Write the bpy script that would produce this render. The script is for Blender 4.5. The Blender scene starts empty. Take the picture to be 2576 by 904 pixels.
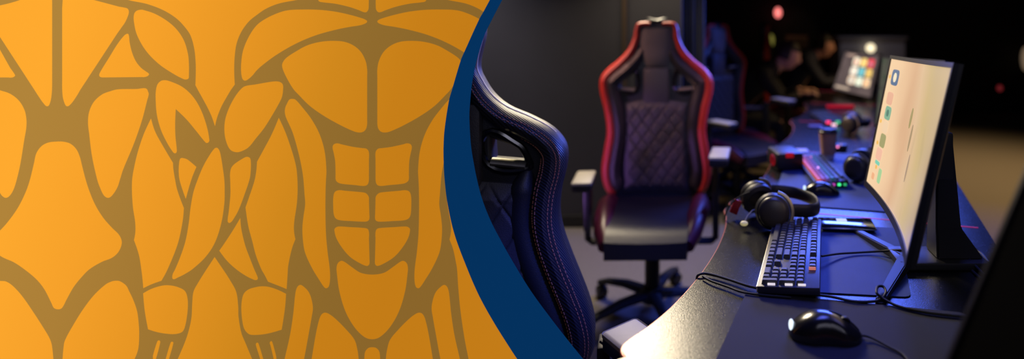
import bpy, bmesh, math, random
from mathutils import Vector, Matrix
random.seed(7)
C = bpy.context.scene.collection
SC = bpy.context.scene

# ------------------------------------------------------------------ camera
F, CX, HY, H = 1350.0, 1800.0, 70.0, 1.30     # focal length in px, optical centre column, eye-level row, eye height
cam_d = bpy.data.cameras.new('camera')
cam = bpy.data.objects.new('camera', cam_d); C.objects.link(cam)
cam.location = (0, 0, H); cam.rotation_euler = (math.pi/2, 0, 0)
cam_d.sensor_width = 36; cam_d.lens = 36*F/2576
cam_d.shift_x = (1288-CX)/2576; cam_d.shift_y = -(452-HY)/2576
cam_d.clip_start = .02
cam_d.dof.use_dof = True; cam_d.dof.focus_distance = 1.20; cam_d.dof.aperture_fstop = 1.0
SC.camera = cam
SC.view_settings.view_transform = 'Standard'
SC.view_settings.look = 'None'
SC.view_settings.exposure = 0.0
SC.view_settings.gamma = 1.0
SC.view_settings.use_curve_mapping = False

# ------------------------------------------------------------------ world and lights
W = bpy.data.worlds.new('world'); SC.world = W; W.use_nodes = True
W.node_tree.nodes['Background'].inputs[0].default_value = (.5, .55, 1, 1)
W.node_tree.nodes['Background'].inputs[1].default_value = .0035

def area(name, loc, target, size, power, col, size_y=None, spread=180):
    l = bpy.data.lights.new(name, 'AREA'); l.energy = power; l.color = col
    l.shape = 'RECTANGLE'; l.size = size; l.size_y = size_y or size
    l.spread = math.radians(spread)
    o = bpy.data.objects.new(name, l); C.objects.link(o)
    o.location = loc
    o.rotation_euler = (Vector(target)-Vector(loc)).to_track_quat('-Z', 'Y').to_euler()
    return o
def spot(name, loc, target, power, col, angle=40, blend=.6, r=.05):
    l = bpy.data.lights.new(name, 'SPOT'); l.energy = power; l.color = col
    l.spot_size = math.radians(angle); l.spot_blend = blend; l.shadow_soft_size = r
    o = bpy.data.objects.new(name, l); C.objects.link(o)
    o.location = loc
    o.rotation_euler = (Vector(target)-Vector(loc)).to_track_quat('-Z', 'Y').to_euler()
    return o
area('warm_hanging_light', (-.54, 3.2, 2.12), (-.15, 1.1, .74), .5, 54, (1, .84, .58), .5)
area('blue_hanging_light', (.95, 3.6, 1.72), (.2, 1.4, .7), 1.0, 62, (.08, .15, 1), .5)
area('blue_overhead_light', (.45, 1.5, 2.5), (.35, 1.25, .7), .5, 7, (.12, .16, 1), .9, 110)
area('front_fill_light', (.7, -.5, 2.1), (-.2, 2, .8), 1.0, 3.5, (.80, .78, 1), .8)  # added fill from behind the camera, no fixture
spot('blue_side_spot', (.55, .45, 1.75), (-.36, 1.30, .74), 110, (.06, .11, 1), 17, .9)  # added unseen spot for the blue highlight on the near chair's bolster
spot('blue_chair_spot', (.3, .8, 1.75), (-.25, 2.25, .52), 62, (.06, .11, 1), 20, .9)  # added unseen spot, blue glow on the red-trimmed chair's seat
spot('cool_chair_spot', (-.05, .2, 2.0), (-.28, 2.6, .98), 34, (.74, .72, 1), 16, .8, .2)  # added fill aimed at the red-trimmed chair, no fixture
spot('cool_near_chair_spot', (.1, -.3, 1.9), (-.50, 1.3, .85), 5, (.8, .78, 1), 20, .8, .1)  # added unseen spot, brightens the near chair's quilting
spot('orange_pink_spot', (-1.5, 2.0, 1.9), (-.3, 2.6, .95), 80, (1, .50, .40), 30, .8, .2)  # added unseen spot, warms the upper red trim
spot('violet_low_spot', (-1.3, 1.75, .35), (-.45, 2.6, .68), 42, (.55, .25, 1), 26, .8, .1)  # added unseen spot, tints the lower red trim violet
spot('pink_spot_desk_side', (1.0, 2.2, 1.6), (-.05, 2.6, .9), 34, (1, .42, .60), 22, .8, .2)  # added unseen spot, pink on the trim's desk side
spot('warm_floor_spot', (2.7, 4.6, 2.75), (2.3, 4.5, 0), 330, (1, .66, .28), 98, 1, .2)
spot('warm_floor_spot_left', (-.8, 2.9, 2.6), (-.45, 2.7, 0), 20, (1, .74, .46), 55, 1, .2)
spot('wall_wash_light', (-1.9, 2.6, 2.6), (-1.60, 3.5, 1.15), 130, (1, .93, .95), 44, 1, .3)

# ------------------------------------------------------------------ helpers
def at(px, py, z):
    """point of the horizontal plane at height z seen at a pixel of the 2576 x 904 frame"""
    Y = (H-z)*F/(py-HY)
    return Vector(((px-CX)/F*Y, Y, z))
def on(px, py, Y):
    return Vector(((px-CX)/F*Y, Y, H-(py-HY)/F*Y))

MATS = {}
def mat(name, col, rough=.5, metal=0, spec=.5, emit=None, es=1, noise=0, nscale=40, bump=0, bscale=200, coat=0, sheen=0):
    if name in MATS: return MATS[name]
    m = bpy.data.materials.new(name); m.use_nodes = True; nt = m.node_tree
    b = nt.nodes['Principled BSDF']
    b.inputs['Base Color'].default_value = (*col, 1)
    b.inputs['Roughness'].default_value = rough
    b.inputs['Metallic'].default_value = metal
    b.inputs['Specular IOR Level'].default_value = spec
    b.inputs['Coat Weight'].default_value = coat
    b.inputs['Sheen Weight'].default_value = sheen
    if emit:
        b.inputs['Emission Color'].default_value = (*emit, 1)
        b.inputs['Emission Strength'].default_value = es
    tc = nt.nodes.new('ShaderNodeTexCoord')
    if noise:
        n = nt.nodes.new('ShaderNodeTexNoise'); n.inputs['Scale'].default_value = nscale
        n.inputs['Detail'].default_value = 5
        nt.links.new(tc.outputs['Object'], n.inputs['Vector'])
        mr = nt.nodes.new('ShaderNodeMix'); mr.data_type = 'RGBA'
        mr.inputs['A'].default_value = (*[c*(1-noise) for c in col], 1)
        mr.inputs['B'].default_value = (*[min(1, c*(1+noise)) for c in col], 1)
        nt.links.new(n.outputs['Fac'], mr.inputs['Factor'])
        nt.links.new(mr.outputs['Result'], b.inputs['Base Color'])
    if bump:
        n = nt.nodes.new('ShaderNodeTexNoise'); n.inputs['Scale'].default_value = bscale
        n.inputs['Detail'].default_value = 3
        nt.links.new(tc.outputs['Object'], n.inputs['Vector'])
        bp = nt.nodes.new('ShaderNodeBump'); bp.inputs['Strength'].default_value = bump
        bp.inputs['Distance'].default_value = .002
        nt.links.new(n.outputs['Fac'], bp.inputs['Height'])
        nt.links.new(bp.outputs['Normal'], b.inputs['Normal'])
    MATS[name] = m
    return m

def lin(r, g, b):
    f = lambda c: c/255/12.92 if c/255 <= .04045 else ((c/255+.055)/1.055)**2.4
    return (f(r), f(g), f(b))

def obj(name, bm, m, parent=None, smooth=True, auto=True):
    me = bpy.data.meshes.new(name)
    if isinstance(bm, bpy.types.Mesh): me = bm; me.name = name
    else:
        bmesh.ops.recalc_face_normals(bm, faces=bm.faces)
        bm.to_mesh(me); bm.free()
    for p in me.polygons: p.use_smooth = smooth
    if smooth and auto:
        try: me.set_sharp_from_angle(angle=math.radians(40))
        except Exception: pass
    me.materials.clear(); me.materials.append(m)
    o = bpy.data.objects.new(name, me); C.objects.link(o)
    if parent: o.parent = parent
    return o
def tag(o, label, cat, group=None):
    o['label'] = label; o['category'] = cat
    if group: o['group'] = group
    return o
def thing(name, label, cat, loc=(0, 0, 0), rz=0, group=None):
    o = bpy.data.objects.new(name, None); C.objects.link(o)
    o.location = loc; o.rotation_euler = (0, 0, rz); o.empty_display_size = .1
    return tag(o, label, cat, group)
def struct(name, bm, m, smooth=False):
    o = obj(name, bm, m, None, smooth); o['kind'] = 'structure'; return o
def dup(root, loc, rz, label, group=None):
    r = root.copy(); C.objects.link(r); r.location = loc; r.rotation_euler = (0, 0, rz); r['label'] = label
    if group: r['group'] = group
    for ch in list(root.children):
        c = ch.copy(); C.objects.link(c); c.parent = r
        for g in list(ch.children):
            d = g.copy(); C.objects.link(d); d.parent = c
    return r

def box(bm, lo, hi, bev=0, M=None, seg=2):
    c = [(lo[i]+hi[i])/2 for i in range(3)]; s = [abs(hi[i]-lo[i]) for i in range(3)]
    r = bmesh.ops.create_cube(bm, size=1); vs = r['verts']
    for v in vs: v.co = Vector((v.co.x*s[0]+c[0], v.co.y*s[1]+c[1], v.co.z*s[2]+c[2]))
    if bev:
        es = list({e for v in vs for e in v.link_edges})
        q = bmesh.ops.bevel(bm, geom=es, offset=bev, segments=seg, affect='EDGES', profile=.5)
        vs = list({v for f in q['faces'] for v in f.verts} | {v for v in vs if v.is_valid})
    if M is not None: bmesh.ops.transform(bm, matrix=M, verts=vs)
    return vs
def BX(lo, hi, bev=0, M=None, seg=2):
    bm = bmesh.new(); box(bm, lo, hi, bev, M, seg); return bm

def tube(bm, pts, r, n=8, cap=True, closed=False, flat=None, up=None):
    """sweep an ellipse along pts; r scalar or list; flat = ratio of the second radius; up = direction of the second radius"""
    pts = [Vector(p) for p in pts]; N = len(pts); rings = []
    rs = r if isinstance(r, (list, tuple)) else [r]*N
    prev = None
    for i, p in enumerate(pts):
        a = pts[(i-1) % N] if (closed or i > 0) else p
        b = pts[(i+1) % N] if (closed or i < N-1) else p
        t = (b-a).normalized() if (b-a).length > 1e-9 else Vector((0, 0, 1))
        if up is not None: u = (Vector(up)-t*t.dot(Vector(up)))
        elif prev is None:
            u = t.cross(Vector((0, 0, 1)))
            if u.length < .1: u = t.cross(Vector((0, 1, 0)))
        else: u = prev-t*t.dot(prev)
        u.normalize(); prev = u; w = t.cross(u)
        k = flat if flat else 1
        rings.append([bm.verts.new(p+u*(math.cos(2*math.pi*j/n)*rs[i]*k)+w*(math.sin(2*math.pi*j/n)*rs[i])) for j in range(n)])
    M = N if closed else N-1
    for i in range(M):
        A, B = rings[i], rings[(i+1) % N]
        for j in range(n): bm.faces.new((A[j], A[(j+1) % n], B[(j+1) % n], B[j]))
    if cap and not closed:
        bm.faces.new(rings[0]); bm.faces.new(rings[-1])
def TB(pts, r, n=8, **k):
    bm = bmesh.new(); tube(bm, pts, r, n, **k); return bm
def lathe(bm, prof, n=24, M=None):
    """revolve (radius, z) pairs round local z"""
    rings = []; new = []
    for (r, z) in prof:
        if r < 1e-6: v = bm.verts.new((0, 0, z)); rings.append([v]); new.append(v)
        else:
            rg = [bm.verts.new((r*math.cos(2*math.pi*j/n), r*math.sin(2*math.pi*j/n), z)) for j in range(n)]
            rings.append(rg); new += rg
    for A, B in zip(rings, rings[1:]):
        for j in range(n):
            if len(A) == 1 and len(B) == 1: continue
            if len(A) == 1: bm.faces.new((A[0], B[(j+1) % n], B[j]))
            elif len(B) == 1: bm.faces.new((A[j], A[(j+1) % n], B[0]))
            else: bm.faces.new((A[j], A[(j+1) % n], B[(j+1) % n], B[j]))
    if M is not None: bmesh.ops.transform(bm, matrix=M, verts=new)
def LT(prof, n=24, M=None):
    bm = bmesh.new(); lathe(bm, prof, n, M); return bm
def frame(o, zdir, xdir=(1, 0, 0)):
    """matrix whose local z points along zdir"""
    z = Vector(zdir).normalized(); x = Vector(xdir)-z*z.dot(Vector(xdir)); x.normalize(); y = z.cross(x)
    m = Matrix((x, y, z)).transposed().to_4x4(); m.translation = Vector(o); return m

def smooth_pts(pts, k=6, closed=True):
    """Catmull-Rom through the points; a third element marks a sharp corner"""
    P = [(Vector(p[:2]), len(p) > 2) for p in pts]; N = len(P); out = []
    for i in range(N if closed else N-1):
        p1, c1 = P[i]; p2, c2 = P[(i+1) % N]
        p0 = P[(i-1) % N][0] if (closed or i > 0) else p1
        p3 = P[(i+2) % N][0] if (closed or i < N-2) else p2
        L = (p2-p1).length
        m1 = Vector((0, 0)) if c1 else (p2-p0); m2 = Vector((0, 0)) if c2 else (p3-p1)
        if m1.length > 0: m1 = m1.normalized()*L
        if m2.length > 0: m2 = m2.normalized()*L
        if c1: m1 = (p2-p1)*1.0 if c2 else (p2-p1)*1.5-m2*.5
        if c2: m2 = (p2-p1)*1.0 if c1 else (p2-p1)*1.5-m1*.5
        kk = 1 if (c1 and c2) else k
        for j in range(kk):
            t = j/kk; t2 = t*t; t3 = t2*t
            out.append((2*t3-3*t2+1)*p1+(t3-2*t2+t)*m1+(-2*t3+3*t2)*p2+(t3-t2)*m2)
    if not closed: out.append(P[-1][0])
    return out
def filled(loops, extrude=0, bevel=0, M=None, bevres=2):
    """mesh of a filled flat outline (first loop) with holes, in local XY, thickness along Z"""
    cu = bpy.data.curves.new('outline', 'CURVE'); cu.dimensions = '2D'; cu.fill_mode = 'BOTH'
    cu.extrude = extrude; cu.bevel_depth = bevel; cu.bevel_resolution = bevres
    for lp in loops:
        s = cu.splines.new('POLY'); s.points.add(len(lp)-1)
        for i, p in enumerate(lp): s.points[i].co = (p[0], p[1], 0, 1)
        s.use_cyclic_u = True
    o = bpy.data.objects.new('outline', cu); C.objects.link(o)
    bpy.context.view_layer.update()
    me = bpy.data.meshes.new_from_object(o.evaluated_get(bpy.context.evaluated_depsgraph_get()))
    bpy.data.objects.remove(o); bpy.data.curves.remove(cu)
    bm = bmesh.new(); bm.from_mesh(me); bpy.data.meshes.remove(me)
    bmesh.ops.remove_doubles(bm, verts=bm.verts, dist=1e-6)
    if M is not None: bmesh.ops.transform(bm, matrix=M, verts=bm.verts)
    return bm
# ------------------------------------------------------------------ the room
M_wall = mat('charcoal wall paint', (.036, .034, .043), .6, noise=.1, nscale=6)
M_dark = mat('near black paint', (.012, .011, .012), .8, noise=.2, nscale=5)
M_floor = mat('grey brown carpet', (.155, .135, .12), .9, noise=.25, nscale=60, bump=.4, bscale=300)
struct('floor', BX((-3.2, -1.5, -.05), (6, 8.2, 0)), M_floor)
struct('ceiling', BX((-3.2, -1.5, 2.9), (6, 8.2, 2.95)), M_dark)
struct('wall_left', BX((-3.25, -1.5, 0), (-3.2, 8.2, 2.9)), M_dark)
struct('wall_right', BX((6, -1.5, 0), (6.05, 8.2, 2.9)), M_dark)
struct('wall_back', BX((-3.2, 8.2, 0), (6, 8.25, 2.9)), M_dark)
struct('wall_front', BX((-3.2, -1.55, 0), (6, -1.5, 2.9)), M_dark)
struct('wall_partition', BX((-3.2, 3.5, 0), (-.22, 3.6, 2.9)), M_wall)
struct('trim_1', BX((-.605, 3.47, 0), (-.575, 3.5, 2.9), .004), mat('bronze strip', (.12, .08, .05), .45, .6))
struct('baseboard_partition', BX((-3.2, 3.485, 0), (-.22, 3.5, .08), .004), M_dark)

# pleated curtain at the end of the partition
bm = bmesh.new(); n = 60; rows = []
for i in range(n+1):
    t = i/n; x = -.21+t*.14; y = 3.65+.02*math.sin(t*math.pi*8)+.012*math.sin(t*41)
    rows.append((bm.verts.new((x, y, .02)), bm.verts.new((x+.01*math.sin(t*30), y, 2.85))))
for a, b in zip(rows, rows[1:]): bm.faces.new((a[0], b[0], b[1], a[1]))
cu = obj('curtain', bm, mat('slate blue curtain cloth', (.035, .045, .075), .8, sheen=.4, noise=.4, nscale=9))
cu.modifiers.new('thickness', 'SOLIDIFY').thickness = .004
tag(cu, 'dim slate blue pleated curtain hanging past the end of the charcoal wall', 'curtain')

# counter, lamps and marks on the far wall
ct = thing('reception_counter', 'pale grey counter with a plain front at the dark far end of the room', 'counter', (2.02, 7.2, 0))
obj('body', BX((-.42, -.3, 0), (.42, .3, 1.15), .01), mat('pale grey laminate', (.30, .29, .33), .5, noise=.05), ct)
obj('top', BX((-.45, -.33, 1.15), (.45, .33, 1.185), .008), mat('counter top', (.22, .21, .24), .4), ct)
sp = spot('counter_light', (1.9, 5.9, 2.7), (2.0, 6.9, .8), 14, (.9, .86, 1), 42, .8, .1)
def wall_lamp(name, px, py, Y, r, tall, col, s, label, holder=True):
    p = on(px, py, Y)
    t = thing(name, label, 'lamp', p)
    bm = bmesh.new(); bmesh.ops.create_icosphere(bm, subdivisions=3, radius=r)
    for v in bm.verts: v.co.z *= tall
    obj('lamp_shade', bm, mat(label, (.1, .1, .1), .5, emit=col, es=s), t)
    if holder:
        obj('bracket', TB([(0, r*.5, 0), (0, 8.2-p.y if Y > 7.3 else 6.9-p.y-.003, 0)], .012), M_dark, t)
    return t
wall_lamp('globe_lamp', 2190, 121, 6.8, .055, 1, (1, .85, .55), 1.5, 'small round cream globe lamp glowing in front of the grey counter')
wall_lamp('pink_wall_lamp', 1957, 32, 8.0, .05, 1.5, (1, .22, .2), 1.6, 'small pink glowing lamp high on the dark far wall')
wall_lamp('green_wall_lamp', 1940, 102, 8.0, .04, 2.3, (.30, .27, .05), .55, 'dim tall yellow-green lamp below the pink lamp on the far wall')
wall_lamp('tiny_red_lamp', 2515, 222, 8.0, .035, 1.2, (.5, .04, .05), .3, 'tiny faint red lamp on the far wall right of the monitors')
wall_lamp('beige_wall_lamp', 2580, 148, 8.0, .06, 3, (.5, .35, .22), .3, 'dim beige tall lamp at the right border of the photo')
p = on(2005, 106, 8.15)
t = thing('picture_frame', 'faint brown framed picture hanging on the dark far wall', 'picture', p)
obj('frame', BX((-.17, 0, -.10), (.17, .05, .10), .01), mat('brown wood frame', (.30, .17, .09), .5, noise=.2), t)
obj('picture', BX((-.15, -.004, -.08), (.15, .002, .05)), mat('brown print', (.16, .10, .05), .7, noise=.5, nscale=14), t)
spot('picture_light', (1.2, 7.4, 2.4), (1.25, 8.2, 1.1), 3, (1, .7, .4), 30, .6)
# ------------------------------------------------------------------ the flat graphic as an added panel, glow put into its print
PY = 1.12                      # distance of the panel's face
def pp(p, dy=0): return Vector(((p[0]-CX)/F*PY, H-(p[1]-HY)/F*PY))
XIN = [(1246,-24),(1232.7,0),(1216.5,30),(1206.5,47.5),(1169,130),(1160,151),(1138,225),(1130,253.5),(1119,326),(1116.5,366),(1116.5,401),(1119,451),(1126.5,512),(1144,589.5),(1176.5,677),(1206.5,745.5),(1244,813),(1288,883),(1302,904),(1317,926)]
XOUT = [(1277,-24),(1262.7,0),(1234,55),(1216.5,92.5),(1197,157.5),(1186.5,212.5),(1181.5,263.5),(1180,296),(1184,366),(1191.5,413.5),(1199,451),(1211.5,499.5),(1234,557),(1264,614.5),(1288,657),(1334,732),(1385,802),(1436.5,868),(1466,904),(1484,926)]
def interp(tab, y):
    for (x0, y0), (x1, y1) in zip(tab, tab[1:]):
        if y <= y1: return x0+(x1-x0)*(y-y0)/(y1-y0)
    return tab[-1][0]
SIN = smooth_pts(XIN, 8, False); SOUT = smooth_pts(XOUT, 8, False)
def xmid(y): return .6*interp([tuple(p) for p in SIN], y)+.4*interp([tuple(p) for p in SOUT], y)
def mir(L): return [(1873-p[0],)+tuple(p[1:]) for p in L][::-1]
c = 1
L1 = [(-6,15,c),(25,8),(54,-1,c),(130,-12,c),(131,4,c),(131,200,c),(130,235),(126,258),(119.5,267.5),(110,260),(98,243),(87,226,c),(-6,83,c)]
L2 = [(159,-12,c),(157,20,c),(157,200,c),(158,240),(163,260),(169,267.5),(178,262),(190,246),(202,226,c),(295,84,c),(305,70),(314,57),(321,42),(324,30),(321,22),(312,19),(300,17,c),(270,9),(236,0,c),(190,-12,c)]
L3 = [(-6,115,c),(26,172,c),(36,186),(37.5,191),(31,195),(22,195,c),(-6,195,c)]
L4 = [(321,85),(324,89),(326,107),(332,132),(342,155),(355,171),(367,180),(374.5,186),(372,191),(364,194),(358,194,c),(260,195,c),(252.5,193.5),(250,189),(254,179),(275,145),(295,112.5),(312.5,90)]
L5 = [(354,24.5),(362,25.5),(390,35),(422,54),(445,75),(462.5,102),(472.5,135),(475,160),(475,190),(474,197.5),(469,200),(462,199),(437,186),(400,161),(367.5,127.5),(345,87.5),(337.5,55),(337.5,37),(343,28)]
L6 = [(-6,226,c),(0,227.5),(25,236),(47,253),(61,276),(66,298),(66,321),(61,351),(51,413),(42,452),(34,477),(25,492),(15.5,498),(6,493),(0,484.5),(-6,475,c)]
L7 = [(297,225),(345,224),(362,222),(369,224),(372,230),(374,237),(370,253),(357,303),(337,361),(310,426),(302,451),(295,472),(282,492),(272.5,498),(262,492),(252,472),(245,452),(232,393),(225,338),(222,308),(225,281),(237,256),(257,238),(277,230)]
L8 = [(144,356.5),(160,357),(177,362),(192,376),(201,396),(206,416),(215,451),(225,482),(240,517),(260,549),(282,574),(299,591),(306,607),(304,622),(295,638),(280,650),(257,659),(225,678),(205,698),(185,723),(167,755),(160,769),(154,777),(145,778.5),(136,775),(130,763),(112,728),(92,703),(62,678),(35,660),(12,650),(0,643),(-6,636,c),(-6,585,c),(0,581),(20,559),(45,524),(65,484),(76,452),(86,411),(92,386),(105,368),(122,359)]
L9 = [(-6,707,c),(0,707.5),(15,709),(32,720),(55,745),(85,788),(115,835),(125,853),(130,868),(134,903),(134,914,c),(-6,914,c)]
L10 = [(292,707),(302,708.5),(317,719),(325,734),(335,755),(345,785),(349,818),(350,838),(349,868),(346,885),(338,905,c),(334,914,c),(157,914,c),(158,903),(160,878),(164,857),(185,818),(210,778),(237,743),(265,717),(280,709)]
L11 = [(414,202),(425,204),(450,214),(467,225),(485,243),(500,266),(512,293),(522,326),(526,348),(526,356),(521,360),(516,357),(495,331),(470,301),(442,274,c),(440.5,308),(441,341),(444.5,376),(444,383),(440.5,386),(435,382),(420,358),(405,326),(395,288),(392,246),(393,226),(397,212),(405,204)]
L12 = [(456,398),(459.5,398),(470,401),(482,410),(494,420.5,c),(482,450),(467.5,500,c),(460,479),(452,452),(450,431),(451,411),(453,401)]
L13 = [(540,374),(544,372),(548,373.5),(552.5,381),(556,396),(560,421),(564,451),(565,477),(564,514),(556,564),(540,612),(517,647),(485,677),(465,690),(447,699),(437.5,703),(434,700),(435,690),(441,678),(455,644),(467,607),(475,564),(480,522),(487,484),(497,454),(512,418),(530,387)]
L14 = [(360.5,738.5,c),(382,727),(410,719),(430,719),(450,724),(465,733),(471,748),(472.5,770),(470,798),(465,823),(459,835),(447,840),(430,841),(400,837),(373,829,c),(365,785)]
L15 = [(386,914,c),(385,896,c),(396,860),(400,857),(403,862),(389,914,c)]
L16 = [(415,914,c),(417.5,903),(430,862),(433.5,860.5),(436,863.5),(425,904),(423,914,c)]
LEFT = [L1,L2,L3,L4,L5,L6,L7,L8,L9,L10,L11,L12,L13,L14,L15,L16]
B1 = [(290,-12,c),(325,.5),(370,10),(412,26),(445,47),(467,70),(480,90),(489,122),(492.5,155),(493,182),(492,214.5,c),(498,226,c),(520,266),(532,291),(541,317,c),(546,296),(557,268),(572,241),(581,226,c),(590.5,213,c),(589,180),(590,145),(595,110),(607,80),(625,55),(644,39),(669,22),(701,9),(746,0),(800,-12,c)]
B2 = [(380,299,c),(390,331),(410,368),(435,410,c),(436,426),(440,451),(446,479),(462.5,524,c),(459,559),(447,614),(422,677),(406,707,c),(382,715.5),(361,725.5,c),(359,703),(356,678),(350,642),(337.5,604.5,c),(341,584),(340.5,559),(335,522),(332.5,482),(333,452),(337,426),(347,383),(362,338)]
B3 = [(540,647.5,c),(560,677,c),(580,708),(594,735),(599,770),(600,798),(607,838),(617,863),(634,904,c),(637,914,c),(443,914,c),(447.5,904),(465,863),(475,833),(482,800),(484,765),(487,735),(497,715),(520,678,c)]
B4 = [(701.5,297,c),(719,336),(736,386),(745,421),(748,451),(748.5,482),(746.5,514),(740,559),(739.5,582),(743,602.5,c),(734,627),(725,669),(723.5,690),(721,727.5,c),(704,720.5),(674.5,709,c),(666.5,693),(658,678),(644,642),(635,607),(625,569),(618,522,c),(625,502),(640,457),(645,431),(647,407,c),(664,376),(684,338)]
B5 = [(1123,470,c),(1125,507),(1129,534.5),(1134.5,567),(1134.5,584.5),(1131,603,c),(1140,627),(1146.5,657),(1150,678),(1153,723),(1159,785.5),(1169,853),(1179,904),(1181,914,c),(1380,914,c),(1380,470,c)]
B6 = [(1083,-12,c),(1127,0),(1172,9),(1204,22),(1229,39),(1300,80,c),(1300,-12,c)]
BACK = [B1,B2,B3,B4,B5,B6]
R1 = [(606,225),(617,217),(644,212.5),(669,208),(691,205),(704,206.5),(711,212.5),(712,225),(709.5,243),(704,256),(686,288),(664,323),(644,348),(625,371),(607,381),(594,383),(580,377),(570,358),(565,331),(567,301),(577,271),(592,243)]
R2 = [(617,396),(622.5,395),(629,398.5),(631,411),(630.5,431),(628,450),(617,484),(600,529),(587,552),(581,559.5),(576,561),(573,556),(576,532),(580,489),(579.5,452),(579,441),(581,426),(587,416),(600,406)]
R3 = [(604.5,549.5,c),(607,577),(617,619),(630,654),(639,677),(648,698),(648,703),(645,705),(640,704.5),(620,695),(595,678),(572,657),(552,631,c),(562,617),(585,582)]
R4 = [(644,723),(625,729),(614,739),(609,755),(607.5,778),(610,808),(615,828),(625,840),(635,843),(659,842),(681,838),(708.5,830,c),(716.5,778),(719.5,740,c),(699,730),(676,722.5),(659,721)]
R5a = [(645,864),(648,863),(650.5,866),(662,904),(664,914,c),(657,914,c),(655,904),(644,868)]
R5b = [(679,863),(682,859),(685,862),(695,899,c),(695,914,c),(691,914,c),(689,904),(681,870)]
R6 = [(801,-12,c),(801,0),(804,4),(814,6),(844,9.5),(879,17.5),(904,26),(915,30.5),(921.5,30.5),(926.5,24),(927.5,12),(927.5,-12,c)]
R8 = [(923.5,54.5),(920,50),(909,45.5),(879,37),(844,29.5),(806,25),(769,24),(724,26),(694,35),(664,50),(644,66),(625,95),(612,127),(607.5,155),(607,180),(610,197.5),(616,203),(625,199),(636,189),(644,179),(659,165),(694,139),(744,110),(794,89),(844,75),(881,67.5),(904,64),(918,59.5)]
R10 = [(710,165),(713,155),(721.5,145),(744,130),(774,114),(809,105),(844,103),(869,106),(891.5,116),(909,132.5),(920,155),(923.5,175),(923.5,190,c),(923.5,300,c),(922,321),(915,331),(903,333.5),(889,330),(856.5,315),(814,291),(779,266),(751.5,238.5),(739,225),(726.5,205),(714,180)]
R12 = [(734.5,249),(728,251),(723.5,258.5),(718,271),(717,283.5),(720,296),(736.5,333.5),(751.5,386),(760,426),(763.5,451),(766.5,489.5),(768,514.5),(763.5,547),(761,577),(763.5,614.5),(769,639.5),(786.5,677),(804,705.5),(814,720.5),(820,725.5),(826.5,722),(830,705.5),(829.5,678),(824,634.5),(820,589.5),(818.5,527),(819,477),(820,452),(821,428.5),(816.5,381),(804,338.5),(784,301),(759,268.5),(743,251)]
A1 = [(840,363.5),(849,361),(859,363.5),(889,370),(911.5,373),(921.5,374.5),(927.5,382),(928,400,c),(928,450,c),(925,464),(916.5,468),(894,466),(859,462.5),(850,459),(845,453),(844.5,436),(843.5,406),(840,386),(837,371)]
A2 = [(839,495),(843,483),(853,479),(869,480.5),(909,484),(920,486.5),(927,494.5),(928,504,c),(929,539.5,c),(929,551),(926,556),(918,558),(884,556.5),(856.5,554.5),(845,550),(840,539.5),(838.5,517)]
A3 = [(841.5,579.5),(843.5,574),(851.5,570.5),(881.5,572),(914,574),(924.5,576.5),(928,584.5),(928,600,c),(929.5,655,c),(928.5,666),(923,669.5),(906.5,663),(881.5,647),(861.5,624.5),(846.5,599.5)]
hp = [(919,690),(904,685.5),(884,672),(866.5,659.5),(858,657),(850,663),(847,674.5),(848,690.5),(854,733),(869,783),(891.5,823),(916.5,848)]
A4 = [(936.5,691.5)]+hp+[(936.5,854)]+mir(hp)
A5 = [(755,717.5),(748,723),(743.5,738),(738,790.5),(730,843),(716.5,903),(714,914,c),(762,914,c),(765,903),(776.5,840.5),(784,798),(787,777),(784,755.5),(776.5,735.5),(764,722)]
A6 = [(816.5,787.5),(809,792),(803,805.5),(795,840.5),(784.5,903),(783,914,c),(902,914,c),(902,903),(899,880.5),(891.5,855.5),(869,828),(844,803),(826.5,790)]
A7 = [(936.5,874.5),(926.5,876.5),(919,885.5),(917,900.5),(917,914,c),(956,914,c),(956,900.5),(954,885.5),(946.5,876.5)]
RIGHT = [R1,R2,R3,R4,R5a,R5b,R6,mir(R6),R8,mir(R8),R10,mir(R10),R12,mir(R12),A1,mir(A1),A2,mir(A2),A3,mir(A3),A4,A5,mir(A5),A6,mir(A6),A7]

def sheet(shapes, dist, name, m, parent):
    bm = bmesh.new()
    for s in shapes:
        pts = [(min(p.x, xmid(p.y)), p.y) for p in smooth_pts(s, 7)]
        q = [pts[0]]
        for p in pts[1:]:
            if (Vector(p)-Vector(q[-1])).length > .6: q.append(p)
        if (Vector(q[0])-Vector(q[-1])).length < .6: q.pop()
        lp = [pp(p) for p in q]
        b = filled([lp]); me = bpy.data.meshes.new('t')
        for v in b.verts: v.co = Vector((v.co.x, 0, v.co.y))
        b.to_mesh(me); b.free(); bm.from_mesh(me); bpy.data.meshes.remove(me)
    # raised inlay half a millimetre thick: side walls go back to the sheet behind
    bmesh.ops.recalc_face_normals(bm, faces=bm.faces)
    for v in bm.verts: v.co.y = -dist
    ext = bmesh.ops.extrude_face_region(bm, geom=list(bm.faces))
    for g in ext['geom']:
        if isinstance(g, bmesh.types.BMVert): g.co.y += .0005
    return obj(name, bm, m, parent, smooth=False)

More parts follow.
